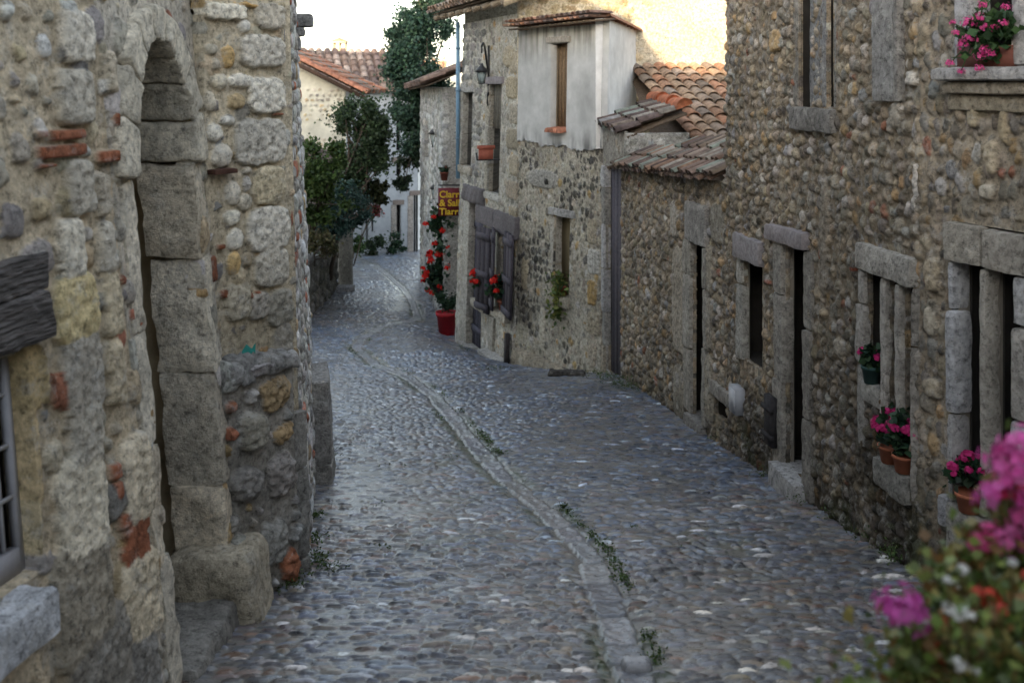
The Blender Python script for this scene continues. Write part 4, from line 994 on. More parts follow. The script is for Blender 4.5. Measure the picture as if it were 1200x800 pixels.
bt = [F5.pt(0, ZP, .05)[:2], F5.pt(F5.L, ZP, .05)[:2], F5.pt(F5.L, ZP, -2.0)[:2], (1.80, 14.80)]
slab([tuple(p) for p in bt], ZP - .04, .03, ph, 'roof', M_TILE, (.22, .13, .09))

# ================================================================== TALL HOUSE
th = thing('tall_house', (-.3, 15.6, 1.9), 'tall coursed stone house with timber shutters and a red planter on an upper window', 'house')
ZH = E + 1.02
def r6(a, b_, c, d_): return F6.rect(a, b_, c, d_)
ua = r6(543.5, 108, 552.5, 196); ub = r6(574.5, 99, 585, 229); dd6 = r6(551.5, 236, 563.5, 409); dd6 = (dd6[0], dd6[1], F6.at(558, 411)[1], F6.at(558, 237)[1])
s1_ = r6(564.5, 266, 573, 356); s2_ = r6(589, 268, 599, 367)
F6L = [(3, (.19, .185, .175)), (3, (.25, .24, .22)), (2, (.15, .145, .135)), (2, (.33, .31, .27)), (1, (.40, .38, .34))]
F6P = [(3, (.36, .33, .27)), (2, (.30, .275, .23)), (2, (.42, .40, .35)), (1, (.22, .205, .18)), (.6, (.36, .25, .13))]
um = F6.at(570, 150)[0]
def fill6(f):
    rows(f, F6L, rh=(.09, .15), ar=(.9, 2.0), h=(.015, .04), tilt=.04, p=4, flat=.3, sel=lambda x, y: x > um + .25 and y > F6.at(545, 200)[1] + .3 * math.sin(x * 5))
    pebbles(f, F6P, smax=.07, ar=(.6, 1.3), dens=.7, h=(.010, .028), sel=lambda x, y: not (x > um + .25 and y > F6.at(545, 200)[1] + .3 * math.sin(x * 5)))
    for k in range(9): sblk(f, F6, 599 + (k % 2) * -4, 60 + k * 30, 609, 86 + k * 30, .035, pick([(1, (.36, .33, .27)), (1, (.30, .29, .26))], f.rng), p=4)
    sblk(f, F6, 592, 55, 604, 78, .05, (.34, .31, .25), p=3)
    k = np.clip((fbm(f.X * 2.2, f.Y * 1.4, 17) - .5) * 4, 0, 1) * .4; f.C *= (1 - k)[..., None]
wall('wall', F6, -.02, F6.L, 1.2, ZH, .015, (.37, .352, .31), 39, fill6, [ua, ub, dd6, s1_, s2_], th, skirt=.03)
_, wo = recess(F6, *ua, .09, th, (.24, .22, .19), 'window', M_GLASS, (.02, .02, .022), n0=-.02)
for k in (.33, .62): pass
single(F6, ua[0] - .12, ua[1] + .14, ua[3], F6.at(548, 97)[1], -.15, .03, (.30, .29, .28), wo, 'lintel', seed=3)
single(F6, ua[0] - .1, ua[1] + .1, ua[2] - .12, ua[2], -.2, .05, (.32, .29, .24), wo, 'sill', seed=4)
column(F6, ua[1], ua[1] + .15, ua[2], ua[3], -.2, .02, wo, 'jamb', [(.33, .31, .27), (.28, .27, .25)], (.3, .6), seed=24)
_, wo = recess(F6, *ub, .09, th, (.26, .23, .17), 'window', M_GLASS, (.025, .025, .032), n0=-.02)
planks(F6, ub[0] + .02, ub[1] - .02, (ub[2] + ub[3]) / 2 + .15, ub[3], -.085, -.06, wo, 'shutter', (.13, .12, .10), 4, battens=False)
single(F6, ub[0] - .12, ub[1] + .14, ub[3], F6.at(579, 90)[1], -.15, .05, (.21, .19, .20), wo, 'lintel', seed=6, mat=M_WOOD)
column(F6, ub[1], ub[1] + .14, ub[2], ub[3], -.2, .02, wo, 'jamb', [(.37, .34, .28), (.33, .31, .27)], (.3, .6), seed=25)
single(F6, ub[0] - .08, ub[1] + .1, ub[2] - .1, ub[2], -.2, .04, (.40, .39, .36), wo, 'sill', seed=5)
_, dw = recess(F6, *dd6, .14, th, (.24, .22, .19), 'door_back', M_DARK, (.03, .03, .03), n0=-.02)
dp = planks(F6, dd6[0], dd6[1], dd6[2], dd6[3] - .06, -.13, -.09, th, 'door', (.075, .072, .095), 5, battens=True)
column(F6, dd6[1], dd6[1] + .30, dd6[2] - .15, dd6[3], -.2, .03, dp, 'jamb', [(.33, .31, .27), (.29, .28, .25), (.37, .35, .31)], (.45, .8), seed=7)
column(F6, dd6[0] - .1, dd6[0], dd6[2] - .15, dd6[3], -.2, .02, dp, 'jamb', [(.33, .31, .27)], (.45, .8), seed=8)
single(F6, dd6[0] - .05, dd6[1] + .32, dd6[3] - .02, F6.at(552, 216)[1], -.2, .07, (.105, .095, .10), dp, 'lintel', seed=9, mat=M_WOOD, amp=.03, rad=.05)
single(F6, dd6[0] - .1, dd6[1] + .2, dd6[2] - .3, dd6[2], -.2, .10, (.29, .28, .26), dp, 'threshold', seed=9)
lz0 = F6.at(582, 268)[1]
wn = None
for s_ in (s1_, s2_):
    _, wo = recess(F6, *s_, .12, th, (.26, .23, .185), 'window', M_GLASS, (.02, .02, .022), n0=-.02); wn = wn or wo
single(F6, s2_[0] - .22, (s1_[0] + s2_[1]) / 2, lz0 - .03, F6.at(590, 248)[1], -.15, .07, (.115, .105, .112), wn, 'lintel', seed=5, mat=M_WOOD, amp=.012)
single(F6, (s1_[0] + s2_[1]) / 2 + .01, s1_[1] + .15, lz0 - .0, F6.at(568, 241)[1], -.15, .07, (.115, .105, .112), wn, 'lintel', seed=6, mat=M_WOOD, amp=.012)
single(F6, s1_[0] - .08, s1_[1] + .1, s1_[2] - .13, s1_[2], -.2, .13, (.34, .31, .26), wn, 'sill', seed=6)
single(F6, s2_[0] - .08, s2_[1] + .1, s2_[2] - .13, s2_[2], -.2, .13, (.34, .31, .26), wn, 'sill', seed=7)
single(F6, s1_[0] - .36, s1_[0] - .12, 1.7, s1_[2] - .14, -.1, .05, (.31, .29, .25), th, 'pier', seed=8)
single(F6, s2_[0] - .02, s1_[0] - .1, 1.4, F6.at(595, 423)[1] + .0, -.1, .20, (.36, .35, .33), th, 'step', seed=8)
b = Buf(); u_, z_ = F6.at(599, 390); b.box((u_ - .05, .03, z_ - .45), (u_ + .03, .09, z_), F6.M, (.045, .04, .04)); b.build('post_stub', M_WOOD, th)
# shutters, hung open
def shutter(u0, u1, z0, z1, ang, hinge, lab=None):
    """leaf that swings on a vertical hinge at u=hinge; ang = opening from the wall plane"""
    def M(v):
        r = v[:, 0] - hinge; return F6.pt(hinge + r * math.cos(ang), v[:, 2], v[:, 1] * math.cos(ang) + np.abs(r) * math.sin(ang) + .06)
    b = Buf(); n = 3; w_ = (u1 - u0) / n
    for k in range(n): b.box((u0 + k * w_ + .004, 0, z0 + R.uniform(-.01, .02)), (u0 + (k + 1) * w_ - .004, .03, z1 + R.uniform(-.015, .01)), M, np.array((.052, .046, .056)) * R.uniform(.8, 1.25))
    for t in (.07, .45, .90):
        zz = z0 + (z1 - z0) * t; b.box((u0, .031, zz - .05), (u1, .05, zz + .04), M, (.07, .065, .08))
    return b.build('shutter', M_WOOD, wn)
q = r6(570.5, 264, 578, 368); shutter(q[0], q[1], q[2], q[3], .16, q[0])
q = r6(583, 266, 592, 365); shutter(q[0], q[1] , q[2], q[3], .25, q[1])
q = r6(597, 270, 610, 376); shutter(q[0], q[1] - .02, q[2], q[3], .12, q[1] - .02)
# sunlit gable side
TS = Facet((.095, 14.3), (4.6, 15.45), (3, 10))
def fillts(f):
    rows(f, [(2, (.46, .38, .26)), (2, (.40, .32, .20)), (1, (.52, .46, .36)), (1, (.32, .25, .15))], rh=(.09, .16), ar=(.7, 1.6), h=(.006, .022), tilt=.1, p=2.6, skip=.25, sel=lambda x, y: x < 1.9 + .3 * math.sin(y * 7) and y > E + .3)
    pl = np.clip((f.X - 1.7 + .5 * (fbm(f.X * 3, f.Y * 3, 5) - .5)) * 4, 0, 1)[..., None]
    f.C[:] = f.C * (1 - pl) + np.array((.52, .46, .35)) * pl
wall('gable_wall', TS, -.0, TS.L, E - 1.5, E + 2.6, .022, (.50, .43, .31), 42, fillts, [], th, bulge=.03)
tl = F6.pt(F6.L, ZH)[:2]; tr = F6.pt(0, ZH)[:2]
ring([tuple(tl), tuple(tl + np.array([4.5, 1.2])), (4.6, 15.45)], 1.0, E + 1.6, th, 'side_wall', M_STONE, (.36, .33, .27), close=False)
# eave
e0 = np.append(F6.pt(-.5, ZH, .45)[:2], E + 1.22); e1 = np.append(F6.pt(F6.L + .75, ZH, .45)[:2], E + 1.19)
Ue = e1 - e0; Le = np.linalg.norm(Ue); Ue /= Le; Se = np.append(-F6.N, 0) * math.cos(.40) + np.array([0, 0, math.sin(.40)])
tile_roof('roof', th, e0, Ue, Se, int(Le / .19), 7, [(.17, .125, .10), (.24, .16, .115), (.28, .22, .17), (.20, .17, .15)], w=.19, l=.34, seed=15, jit=.015)
b = Buf()
for k in range(9):
    u_ = -.3 + k * (F6.L + .9) / 8.5; a = F6.pt(u_, ZH, .42); c = F6.pt(u_, ZH, -.6)
    a[2] = E + 1.11; c[2] = E + 1.11 + .43
    b.tube([a, c], .05, 4, (.20, .165, .125))
b.build('rafters', M_WOOD, th)
bgp = e0 + Ue * -.02; b = Buf()
V = [bgp + np.array([0, 0, -.02]), bgp + Se * 2.4 + np.array([0, 0, -.02]), bgp + Se * 2.4 + np.array([0, 0, -.2]), bgp + np.array([0, 0, -.17])]
b.add(V + [v + Ue * .05 for v in V], [(0, 1, 2, 3), (7, 6, 5, 4), (0, 4, 5, 1), (3, 2, 6, 7), (0, 3, 7, 4), (1, 5, 6, 2)], (.34, .28, .20)); b.build('barge_board', M_WOOD, th)
# drainpipe
b = Buf(); p0 = F6.pt(F6.L + .05, E, .07)[:2]
b.tube([np.append(p0, E + 1.05), np.append(p0, E - 1.55)], .035, 8, (.14, .25, .36)); 
for z in (.6, -.1, -.9): b.tube([np.append(p0, E + z), np.append(p0, E + z + .03)], .045, 8, (.12, .2, .28))
tag(b.build('drainpipe', M_PAINT, None, True), 'thin pale blue drainpipe down the corner of the tall stone house', 'drainpipe')
# bracket lantern on the wall
def lantern(c, s, label, bracket):
    t = thing('wall_lantern', tuple(c), label, 'lantern', 'iron street lanterns')
    c = np.array(c); b = Buf()
    for (dx, dy) in ((-1, -1), (1, -1), (1, 1), (-1, 1)):
        b.tube([c + np.array([dx * .06, dy * .06, 0]) * s, c + np.array([dx * .10, dy * .10, .26]) * s], .010 * s, 4)
    for (zz, q_) in ((0, .065), (.26, .105)):
        P = [c + np.array([dx * q_, dy * q_, zz]) * s for dx, dy in ((-1, -1), (1, -1), (1, 1), (-1, 1), (-1, -1))]; b.tube(P, .010 * s, 4)
    b.build('frame', M_IRON, t)
    b = Buf(); b.lathe([(.17 * s, .26 * s), (.10 * s, .34 * s), (.04 * s, .40 * s), (.03 * s, .45 * s)], c, 8); b.build('cap', M_IRON, t)
    b = Buf(); b.lathe([(.07 * s, .01 * s), (.115 * s, .255 * s)], c, 4, (.25, .30, .30)); b.build('glass', M_PAINT, t)
    b = Buf()
    for P, r in bracket: b.tube(P, r, 6)
    b.build('bracket', M_IRON, t)
lw_ = F6.pt(*F6.at(574, 88), .02); lp = F6.pt(F6.at(565, 78, .55)[0], F6.at(565, 98, .55)[1], .55)
arc = [lw_ + (lp + np.array([0, 0, .5]) - lw_) * t + np.array([0, 0, .16 * math.sin(t * 3.1) - .05 * math.sin(t * 6.2)]) for t in np.linspace(0, 1, 12)]
wallbar = [lw_ + np.array([0, 0, -.35]), lw_ + np.array([0, 0, .45])]
scr = [lw_ + np.array([0, 0, -.35]) + (lp - lw_) * .10 * (1 - math.cos(a)) + np.array([0, 0, .10 * math.sin(a)]) for a in np.linspace(0, 5, 14)]
lantern(lp, .62, 'black iron lantern on a scrolled bracket high on the tall stone house', [(arc, .016), (wallbar, .018), (scr, .012), ([lp + np.array([0, 0, .42]), lp + np.array([0, 0, .5])], .012)])
# red planter on the upper window rail
u_, z_ = F6.at(566, 187, .25)
t = thing('window_planter', tuple(F6.pt(u_, z_, .25)), 'empty terracotta trough on brackets outside an upper window of the tall house', 'planter')
uA, _ = F6.at(561, 178, .35); uB, _ = F6.at(577, 178, .12); zA = F6.at(568, 187, .25)[1]; zB = F6.at(568, 170.5, .25)[1]
b = Buf(); uA, uB = max(uA, uB), min(uA, uB)
for (n0_, n1_, z0_, z1_, i) in ((.12, .34, zA, zB - .05, .02), (.10, .36, zB - .05, zB, 0)): b.box((uB + i, n0_, z0_), (uA - i, n1_, z1_), F6.M, (.36, .11, .075))
b.box((uB + .04, .13, zB - .004), (uA - .04, .33, zB + .004), F6.M, (.05, .04, .03)); b.build('trough', M_TERRA, t)
b = Buf()
for uu in (uB + .05, uA - .05): b.tube([F6.pt(uu, zA + .12, 0), F6.pt(uu, zA - .005, .0), F6.pt(uu, zA - .008, .36), F6.pt(uu, zA + .1, .375)], .01, 5)
b.build('bracket', M_IRON, t)
# sill flowers in the shuttered windows
for (s_, lab, sd) in ((s1_, 'small red geranium in the farther shuttered window of the tall house', 4), (s2_, 'small red geranium in the nearer shuttered window of the tall house', 5)):
    p = F6.pt((s_[0] + s_[1]) / 2, s_[2], .03)
    flower_pot(p, .09, .14, (.30, .11, .07), .15, .36, RED, 7, lab, 'red geraniums on the shuttered windows', sd, br=.05, leafcols=DG, leaf=.07, nl=170, lean=(-.05, -.04))
p = F5.pt((lw[0] + lw[1]) / 2 + .02, lw[2], -.02)
t = thing('trailing_plant', tuple(p), 'yellow green trailing plant on the lower window ledge of the plaster house', 'plant')
b = Buf(); b.lathe(pot_profile(.09, .13), p, 16, (.28, .10, .06)); b.build('pot', M_TERRA, t)
rng = np.random.RandomState(6); P = clump_points(rng, [(p + np.array([-.05, -.05, z]), (.16, .14, .12)) for z in (.22, .12, .02, -.12, -.22)], 90)
foliage('foliage', t, P, .07, 6, [(.10, .13, .03), (.15, .16, .04), (.06, .10, .03)], droop=.6)

# ================================================================== NARROW HOUSE BEHIND, SIGN, FLOWER STAND
nh = thing('narrow_house', (-1.6, 21, 1.6), 'narrow stone house with a low tiled eave behind the blue drainpipe', 'house')
F7 = Facet((-1.22, 18.4), (-2.35, 26.5), (-4, 18)); 
n7 = F7.rect(498, 140, 503, 190)
def fill7(f): rows(f, [(2, (.36, .36, .35)), (2, (.28, .28, .27)), (2, (.42, .42, .40)), (1, (.2, .2, .19))], rh=(.12, .2), ar=(.7, 1.6), h=(.02, .05), tilt=.1, p=3)
wall('wall', F7, 0, F7.L, .3, E - .05, .03, (.42, .41, .385), 45, fill7, [n7], nh)
recess(F7, *n7, .2, nh, (.25, .24, .22), 'window', M_GLASS, (.03, .03, .03))
ring([tuple(F7.pt(F7.L, E)[:2]), (2.4, 28), (2.6, 19.2), tuple(F7.pt(0, E)[:2])], .3, E - .05, nh, 'side_wall', M_STONE, (.36, .35, .33), close=False)
e0 = np.append(F7.pt(-.2, 0, .4)[:2], E - .02); e1 = np.append(F7.pt(F7.L + .3, 0, .4)[:2], E - .12)
Ue = e1 - e0; Le = np.linalg.norm(Ue); Ue /= Le
tile_roof('roof', nh, e0, Ue, np.append(-F7.N, 0) * math.cos(.38) + np.array([0, 0, math.sin(.38)]), int(Le / .24), 6, [(.16, .11, .095), (.22, .15, .12), (.19, .15, .13)], w=.24, l=.4, seed=25)
ld = W(510.5, 172, 21.0)
lwp = F7.pt(F7.at(514, 160)[0], E - 1.0, 0)
lantern(ld, 1.0, 'dark iron lantern hanging beside the blue drainpipe near the shop sign', [([ld + np.array([0, 0, .44]), ld + np.array([0, 0, .52]), np.array([lwp[0] + .25, lwp[1], ld[2] + .52])], .015)])
lantern(W(510.5, 233, 21.0), .8, 'small pale glazed lantern beside the left edge of the shop sign', [([W(510.5, 233, 21.0) + np.array([0, 0, .34]), W(510.5, 233, 21.0) + np.array([.5, 0, .42])], .014)])
# shop sign standing out from the corner
sg = thing('shop_sign', tuple(W(526, 250, 18.2)), 'dark red hanging shop sign with yellow lettering at the house corner', 'sign')
b = Buf(); S0 = W(513.5, 253, 18.2); S1_ = W(541, 220.5, 18.2)
b.box((S0[0], 18.2, S0[2]), (S1_[0], 18.24, S1_[2]), None, (.13, .016, .022)); b.build('board', M_PAINT, sg)
for i, txt in enumerate(('Clarre', '& Salle', 'Tiarre')):
    cu = bpy.data.curves.new('lettering', 'FONT'); cu.body = txt; cu.size = .165; cu.extrude = .003; cu.offset = .004
    tmp = bpy.data.objects.new('tmp_text', cu); COL.objects.link(tmp)
    me = bpy.data.meshes.new_from_object(tmp.evaluated_get(bpy.context.evaluated_depsgraph_get())); bpy.data.objects.remove(tmp)
    me.transform(Matrix.Rotation(math.radians(90), 4, 'X'))
    o = bpy.data.objects.new('lettering', me); COL.objects.link(o)
    o.parent = sg; rl = WLOC[sg.name]; o.location = (S0[0] + .02 - rl[0], 18.193 - rl[1], S1_[2] - .165 - i * .152 - rl[2])
    me.materials.clear(); me.materials.append(bpy.data.materials.get('sign_yellow') or mat_plain('sign_yellow', (.62, .40, .03), rough=.6, namt=.1))
b = Buf(); b.tube([S1_ + np.array([-.42, .02, .05]), S1_ + np.array([.1, .02, .05])], .013, 6); b.tube([S1_ + np.array([-.35, .02, .05]), S1_ + np.array([-.35, .02, 0])], .008, 5); b.build('bracket', M_IRON, sg)
flower_pot(W(520.5, 211.5, 18.2), .075, .15, (.16, .05, .035), .07, .10, (.2, .08, .06), 2, 'tiny dark red pot on the bracket above the shop sign', None, 31, br=.03, leafcols=DG, nl=60)
# flower stand
fs = thing('flower_stand', tuple(ground_at(530, 392)) + (2.0,), 'tall stand of red geraniums in tiers beside the house corner', 'flower stand')
bx_, by_ = W(522, 380, 18.6)[:2]; zb_ = float(zg(bx_, by_)); b = Buf(); b.tube([(bx_, by_, zb_), (bx_, by_, zb_ + 2.6)], .018, 8); b.build('pole', M_IRON, fs)
rng = np.random.RandomState(12)
for (px, py0, py1, r, cnt) in ((520, 236, 274, .25, 9), (525, 272, 302, .17, 8), (518, 295, 343, .27, 20)):
    c = W(px, (py0 + py1) / 2, 18.6); hgt = (py1 - py0) / F_ * 18.6
    b = Buf(); b.lathe(pot_profile(r * .6, .2), c + np.array([0, 0, -hgt * .5 - .02]), 16, (.03, .03, .03)); b.build('pot', M_PAINT, fs)
    cl = clumps_in(rng, c, (r * .8, r * .7, hgt * .42), 12, r * .5)
    foliage('foliage', fs, clump_points(rng, [(a, (q_ * 1.3, q_ * 1.3, q_ * 1.3)) for a, q_ in cl], 130), .09, int(px), DG, aspect=.95)
    for k in range(cnt):
        d = rng.normal(size=3); d /= np.linalg.norm(d); d[1] = -abs(d[1]); d[0] -= .35
        bb = Buf(); blossom(bb, c + d * np.array([r * 1.05, r, hgt * .52]), .055 * rng.uniform(.8, 1.3), RED, rng, 22); bb.build('blossom', M_PETAL, fs)
def red_pot(px, py, Y, r, h, lab, fr, sd, py_col=(.36, .012, .02)):
    x, y_ = W(px, py, Y)[:2]; z = float(zg(x, y_)); loc = np.array([x, y_, z])
    t = thing('red_planter', tuple(loc), lab, 'plant pot', 'glossy red pots of clipped box')
    b = Buf(); b.lathe([(r * .70, 0), (r * .72, 0), (r * .93, h * .84), (r * 1.02, h * .84), (r * 1.04, h), (r * .94, h), (r * .9, h * .9), (.001, h * .88)], loc, 28, py_col); b.build('pot', M_PAINT, t)
    rng = np.random.RandomState(sd); cl = clumps_in(rng, loc + np.array([0, 0, h + fr * .8]), (fr * .7, fr * .7, fr * .7), 12, fr * .42)
    foliage('foliage', t, clump_points(rng, [(a, (q_, q_, q_)) for a, q_ in cl], 120), .05, sd, DG)
red_pot(523.5, 397, 17.7, .185, .40, 'large red pot with a clipped box bush at the corner of the tall house', .25, 3)
red_pot(536, 392, 18.9, .17, .36, 'second red pot half hidden behind the first at the house corner', .26, 4)

# ================================================================== GARDEN, FAR HOUSES, TREES
gw = thing('garden_wall', (-3.8, 21, 2.2), 'low mossy stone garden wall under the shrubs on the left of the street', 'garden wall')
GW = Facet((-3.72, 17.0), (-3.72, 19.2), (0, 18)); GW2 = Facet((-3.72, 19.2), (-4.05, 23.6), (0, 18))
def fillg(f):
    darts(f, [(3, (.13, .125, .115)), (2, (.19, .18, .165)), (1, (.10, .10, .085))], [(.10, .16, 60), (.05, .09, 300), (.03, .05, 600)], 0, h=(.03, .06), ar=(.8, 1.6), p=(2.4, 4))
for Fq, zt_ in ((GW, E - 3.25), (GW2, E - 3.35)):
    wall('wall', Fq, 0, Fq.L, zg(-3.8, 20) - .9, zt_, .03, (.13, .125, .10), 51, fillg, [], gw)
b = Buf()
for Fq, zt_ in ((GW, E - 3.25), (GW2, E - 3.35)):
    n = int(Fq.L / .45)
    for k in range(n): rock(b, Fq, k * Fq.L / n, (k + 1) * Fq.L / n - .01, zt_ - .02, zt_ + R.uniform(.08, .14), -.4, .06, np.array((.24, .235, .225)) * R.uniform(.8, 1.15), seed=k, amp=.03, rad=.05, res=.07)
b.build('coping', M_BLOCK, gw, True)
PO = Facet((-4.02, 23.7), (-3.72, 23.7), (-3.9, 18))
single(PO, 0, .3, 1.2, E - 2.6, -.3, 0, (.20, .19, .165), gw, 'pillar', seed=4, amp=.02, res=.06)
x_, y_ = W(404, 352, 23.0)[:2]; z_ = float(zg(x_, y_)); b = Buf(); rock(b, Facet((x_ - .2, y_), (x_ + .18, y_), (x_, 10)), 0, .38, z_ - .05, z_ + .12, -.35, .0, (.33, .33, .34), seed=4, amp=.02, res=.05)
tag(b.build('stone_block', M_BLOCK, None, True), 'pale rough stone block at the foot of the garden wall pillar', 'stone')

gh = thing('gable_house', (-7, 29, 2.2), 'cream pebble gable house with a red tiled roof behind the garden', 'house')
GF = Facet((-15, 28), (W(405, 200, 28)[0], 28), (-8, 10))
xe = W(405, 200, 28)[0]
def fgh(f):
    g3 = f.rng; y = f.ys[0]
    while y < f.ys[-1]:
        band = int(y / .42) % 3
        if band != 2:
            x = 7.2
            while x < f.xs[-1]:
                if g3.random() < .8: f.stamp(x, y + g3.uniform(-.015, .015), g3.uniform(.035, .06), g3.uniform(.035, .05), g3.uniform(-.5, .5), .03, pick([(3, (.44, .41, .34)), (2, (.36, .33, .27)), (1, (.45, .36, .22)), (.6, (.26, .24, .22))], g3), flat=.5)
                x += g3.uniform(.12, .18)
        y += .135
def ghz(x): return E - .16 - .50 * (x - xe)
wall('wall', GF, 7.2, GF.L, .6, E + 2.4, .028, (.55, .52, .43), 61, fgh, [], gh, mat=M_PLAST, top=lambda X: ghz(X - 15) + .1)
ring([(-15, 28), (-7.79, 28.01)], .5, E + 3.0, gh, 'front_wall', M_PLAST, (.64, .61, .52), close=False)
ring([(xe, 28), (xe - 1.7, 34), (-15, 34), (-15, 28)], .5, E - .2, gh, 'side_wall', M_PLAST, (.60, .57, .48), close=False)
ev = np.array([xe + .66, 27.55, ghz(xe + .66) + .24]); Sg = np.array([-1, 0, .50]); Sg /= np.linalg.norm(Sg)
tile_roof('roof', gh, ev, (0, 1, 0), Sg, 14, 24, [(.34, .14, .085), (.28, .16, .11), (.24, .17, .13), (.38, .16, .09), (.22, .18, .15)], w=.26, l=.36, seed=31)
b = Buf()
for k in range(17):
    a = ev + np.array([0, -.06, .03]) + Sg * k * .42; V = []
    for (s_, rr) in ((0, .13), (.46, .115)):
        for i in range(7):
            t = math.pi * i / 6; V.append(a + Sg * s_ + np.array([0, rr * math.cos(t), 0]) + np.array([.45, 0, .89]) * rr * math.sin(t) * .8)
    b.add(V, [(i, i + 1, 8 + i, 7 + i) for i in range(6)] + [tuple(range(7))], np.array((.33, .145, .09)) * R.uniform(.8, 1.15))
b.build('verge', M_TILE, gh)
b = Buf(); b.box((0, 0, 0), (1, 1, 1), lambda v: ev + np.array([0, .0, -.07]) + Sg[None] * v[:, :1] * 5.4 + np.array([0, 1, 0])[None] * v[:, 1:2] * .05 + np.array([0, 0, -1])[None] * v[:, 2:] * .12, (.10, .065, .05))
b.build('barge_board', M_WOOD, gh)
# garden hut roof between the trees
ht = thing('garden_hut', (-4.5, 25, 3.0), 'small shed with a dark sloping roof peeping out between the garden trees', 'shed')
b = Buf(); b.box((-6.4, 25.0, 1.0), (-4.55, 27, 3.95), None, (.16, .14, .12)); b.build('wall', M_WOOD, ht)
Sx = np.array([-.9, 0, .35]); tile_roof('roof', ht, (-4.3, 24.8, E - 2.05), (0, 1, 0), Sx, 7, 6, DCOL[:4], w=.3, l=.4, seed=41)

wh = thing('white_house', (-5, 37, .4), 'whitewashed house closing the street with dark doorways and creeper', 'house')
WF = Facet((-8.6, 36.2), (-3.55, 37.6), (-4, 20)); zt_ = E - .25
wops = []
for (a, y0, c, y1) in ((464, 150 - 36, 469, 176), (465, 240, 469, 282), (484.5, 229, 489.5, 298), (428.5, 245, 430.5, 287), (435, 250, 437.5, 272), (464, 190, 470, 205)): wops.append(WF.rect(a, y0, c, y1))
def fwh(f):
    f.H *= .5; k = np.clip((fbm(f.X * .7, f.Y * .7, 12) - .45) * 3, 0, 1)[..., None]; f.C[:] = np.array((.36, .38, .41)) * (1 - .10 * k)  # whitewash coloured darker and bluer to stand in for tree shade
    low = np.clip(1 - (f.Y - .1) / 1.0, 0, 1) * fbm(f.X * 2, f.Y * 2, 4); f.C *= (1 - .5 * low)[..., None]
    tan = (f.X < 2.2)[..., None]; f.C[:] = np.where(tan, f.C * np.array((.72, .66, .58)), f.C)
wall('wall', WF, 0, WF.L + .1, -.8, zt_, .05, (.6, .6, .6), 71, fwh, wops, wh, mat=M_PLAST)
for i, r_ in enumerate(wops):
    dname = 'door' if i in (2, 3) else 'window'
    _, wo = recess(WF, *r_, .3, wh, (.33, .33, .33), dname, M_DARK, (.02, .018, .018))
    single(WF, r_[0] - .15, r_[1] + .15, r_[3], r_[3] + .18, -.1, .05, (.20, .165, .15), wo, 'lintel', seed=i, mat=M_WOOD, res=.1)
    if i in (1, 2): column(WF, r_[0] - .22, r_[0], r_[2], r_[3], -.25, .03, wo, 'jamb', [(.30, .27, .25)], (.5, .9), seed=i)
ring([tuple(WF.pt(WF.L, 0)[:2]), (-3.2, 45), (-9.5, 45), (-8.6, 36.2)], -1, zt_, wh, 'side_wall', M_PLAST, (.55, .55, .55), close=False)
e0 = np.append(WF.pt(1.2, 0, .5)[:2], zt_ + .02); e1 = np.append(WF.pt(WF.L + .5, 0, .5)[:2], zt_ - .02); Ue = e1 - e0; Le = np.linalg.norm(Ue); Ue /= Le
tile_roof('roof', wh, e0, Ue, np.append(-WF.N, 0) * math.cos(.5) + np.array([0, 0, math.sin(.5)]), int(Le / .3), 7, [(.17, .12, .10), (.22, .16, .13), (.28, .22, .19), (.15, .11, .10)], w=.3, l=.45, seed=51)
# farther sunlit roof and the bell tower
fh = thing('far_house', (-7.5, 52, 3), 'distant house whose broad tiled roof catches the low sun', 'house')
zr0 = W(440, 108, 50)[2]; zr1 = W(440, 74, 54)[2]
b = Buf(); b.box((-12, 50.6, -2), (-3.6, 58, zr0), None, (.5, .45, .36)); b.build('wall', M_PLAST, fh)
Sx = np.array([0, 4.0, zr1 - zr0]); tile_roof('roof', fh, (-12.2, 50, zr0), (1, 0, 0), Sx, 24, 10, [(.44, .28, .18), (.50, .34, .23), (.40, .27, .19), (.52, .38, .27)], w=.36, l=.45, seed=61)
bt_ = thing('bell_tower', (-16, 90, 0), 'distant square bell tower with open belfry rising above the roofs', 'tower')
b = Buf(); xa, xb = W(388.5, 60, 90)[0], W(404.5, 60, 90)[0]; zt0 = W(0, 78, 90)[2]; ztm = W(0, 62, 90)[2]; zt1 = W(0, 48, 90)[2]
b.box((xa, 90, -2), (xb, 91.2, ztm), None, (.36, .30, .21))
for fx in (0, .42, .84):
    for (ya, yb_) in ((90, 90.25), (90.95, 91.2)): b.box((xa + (xb - xa) * fx, ya, ztm + .002), (xa + (xb - xa) * (fx + .16), yb_, zt1 - .2), None, (.5, .42, .30))
b.box((xa - .05, 89.95, zt1 - .198), (xb + .05, 91.25, zt1), None, (.5, .42, .30)); b.build('belfry', M_PLAST, bt_)
b = Buf(); m_ = (xa + xb) / 2; b.add([(xa - .12, 89.85, zt1 + .002), (xb + .12, 89.85, zt1 + .002), (xb + .12, 91.35, zt1 + .002), (xa - .12, 91.35, zt1 + .002), (m_, 90.6, zt1 + .32)], [(0, 1, 4), (1, 2, 4), (2, 3, 4), (3, 0, 4), (3, 2, 1, 0)], (.34, .2, .13)); b.build('roof', M_TILE, bt_)

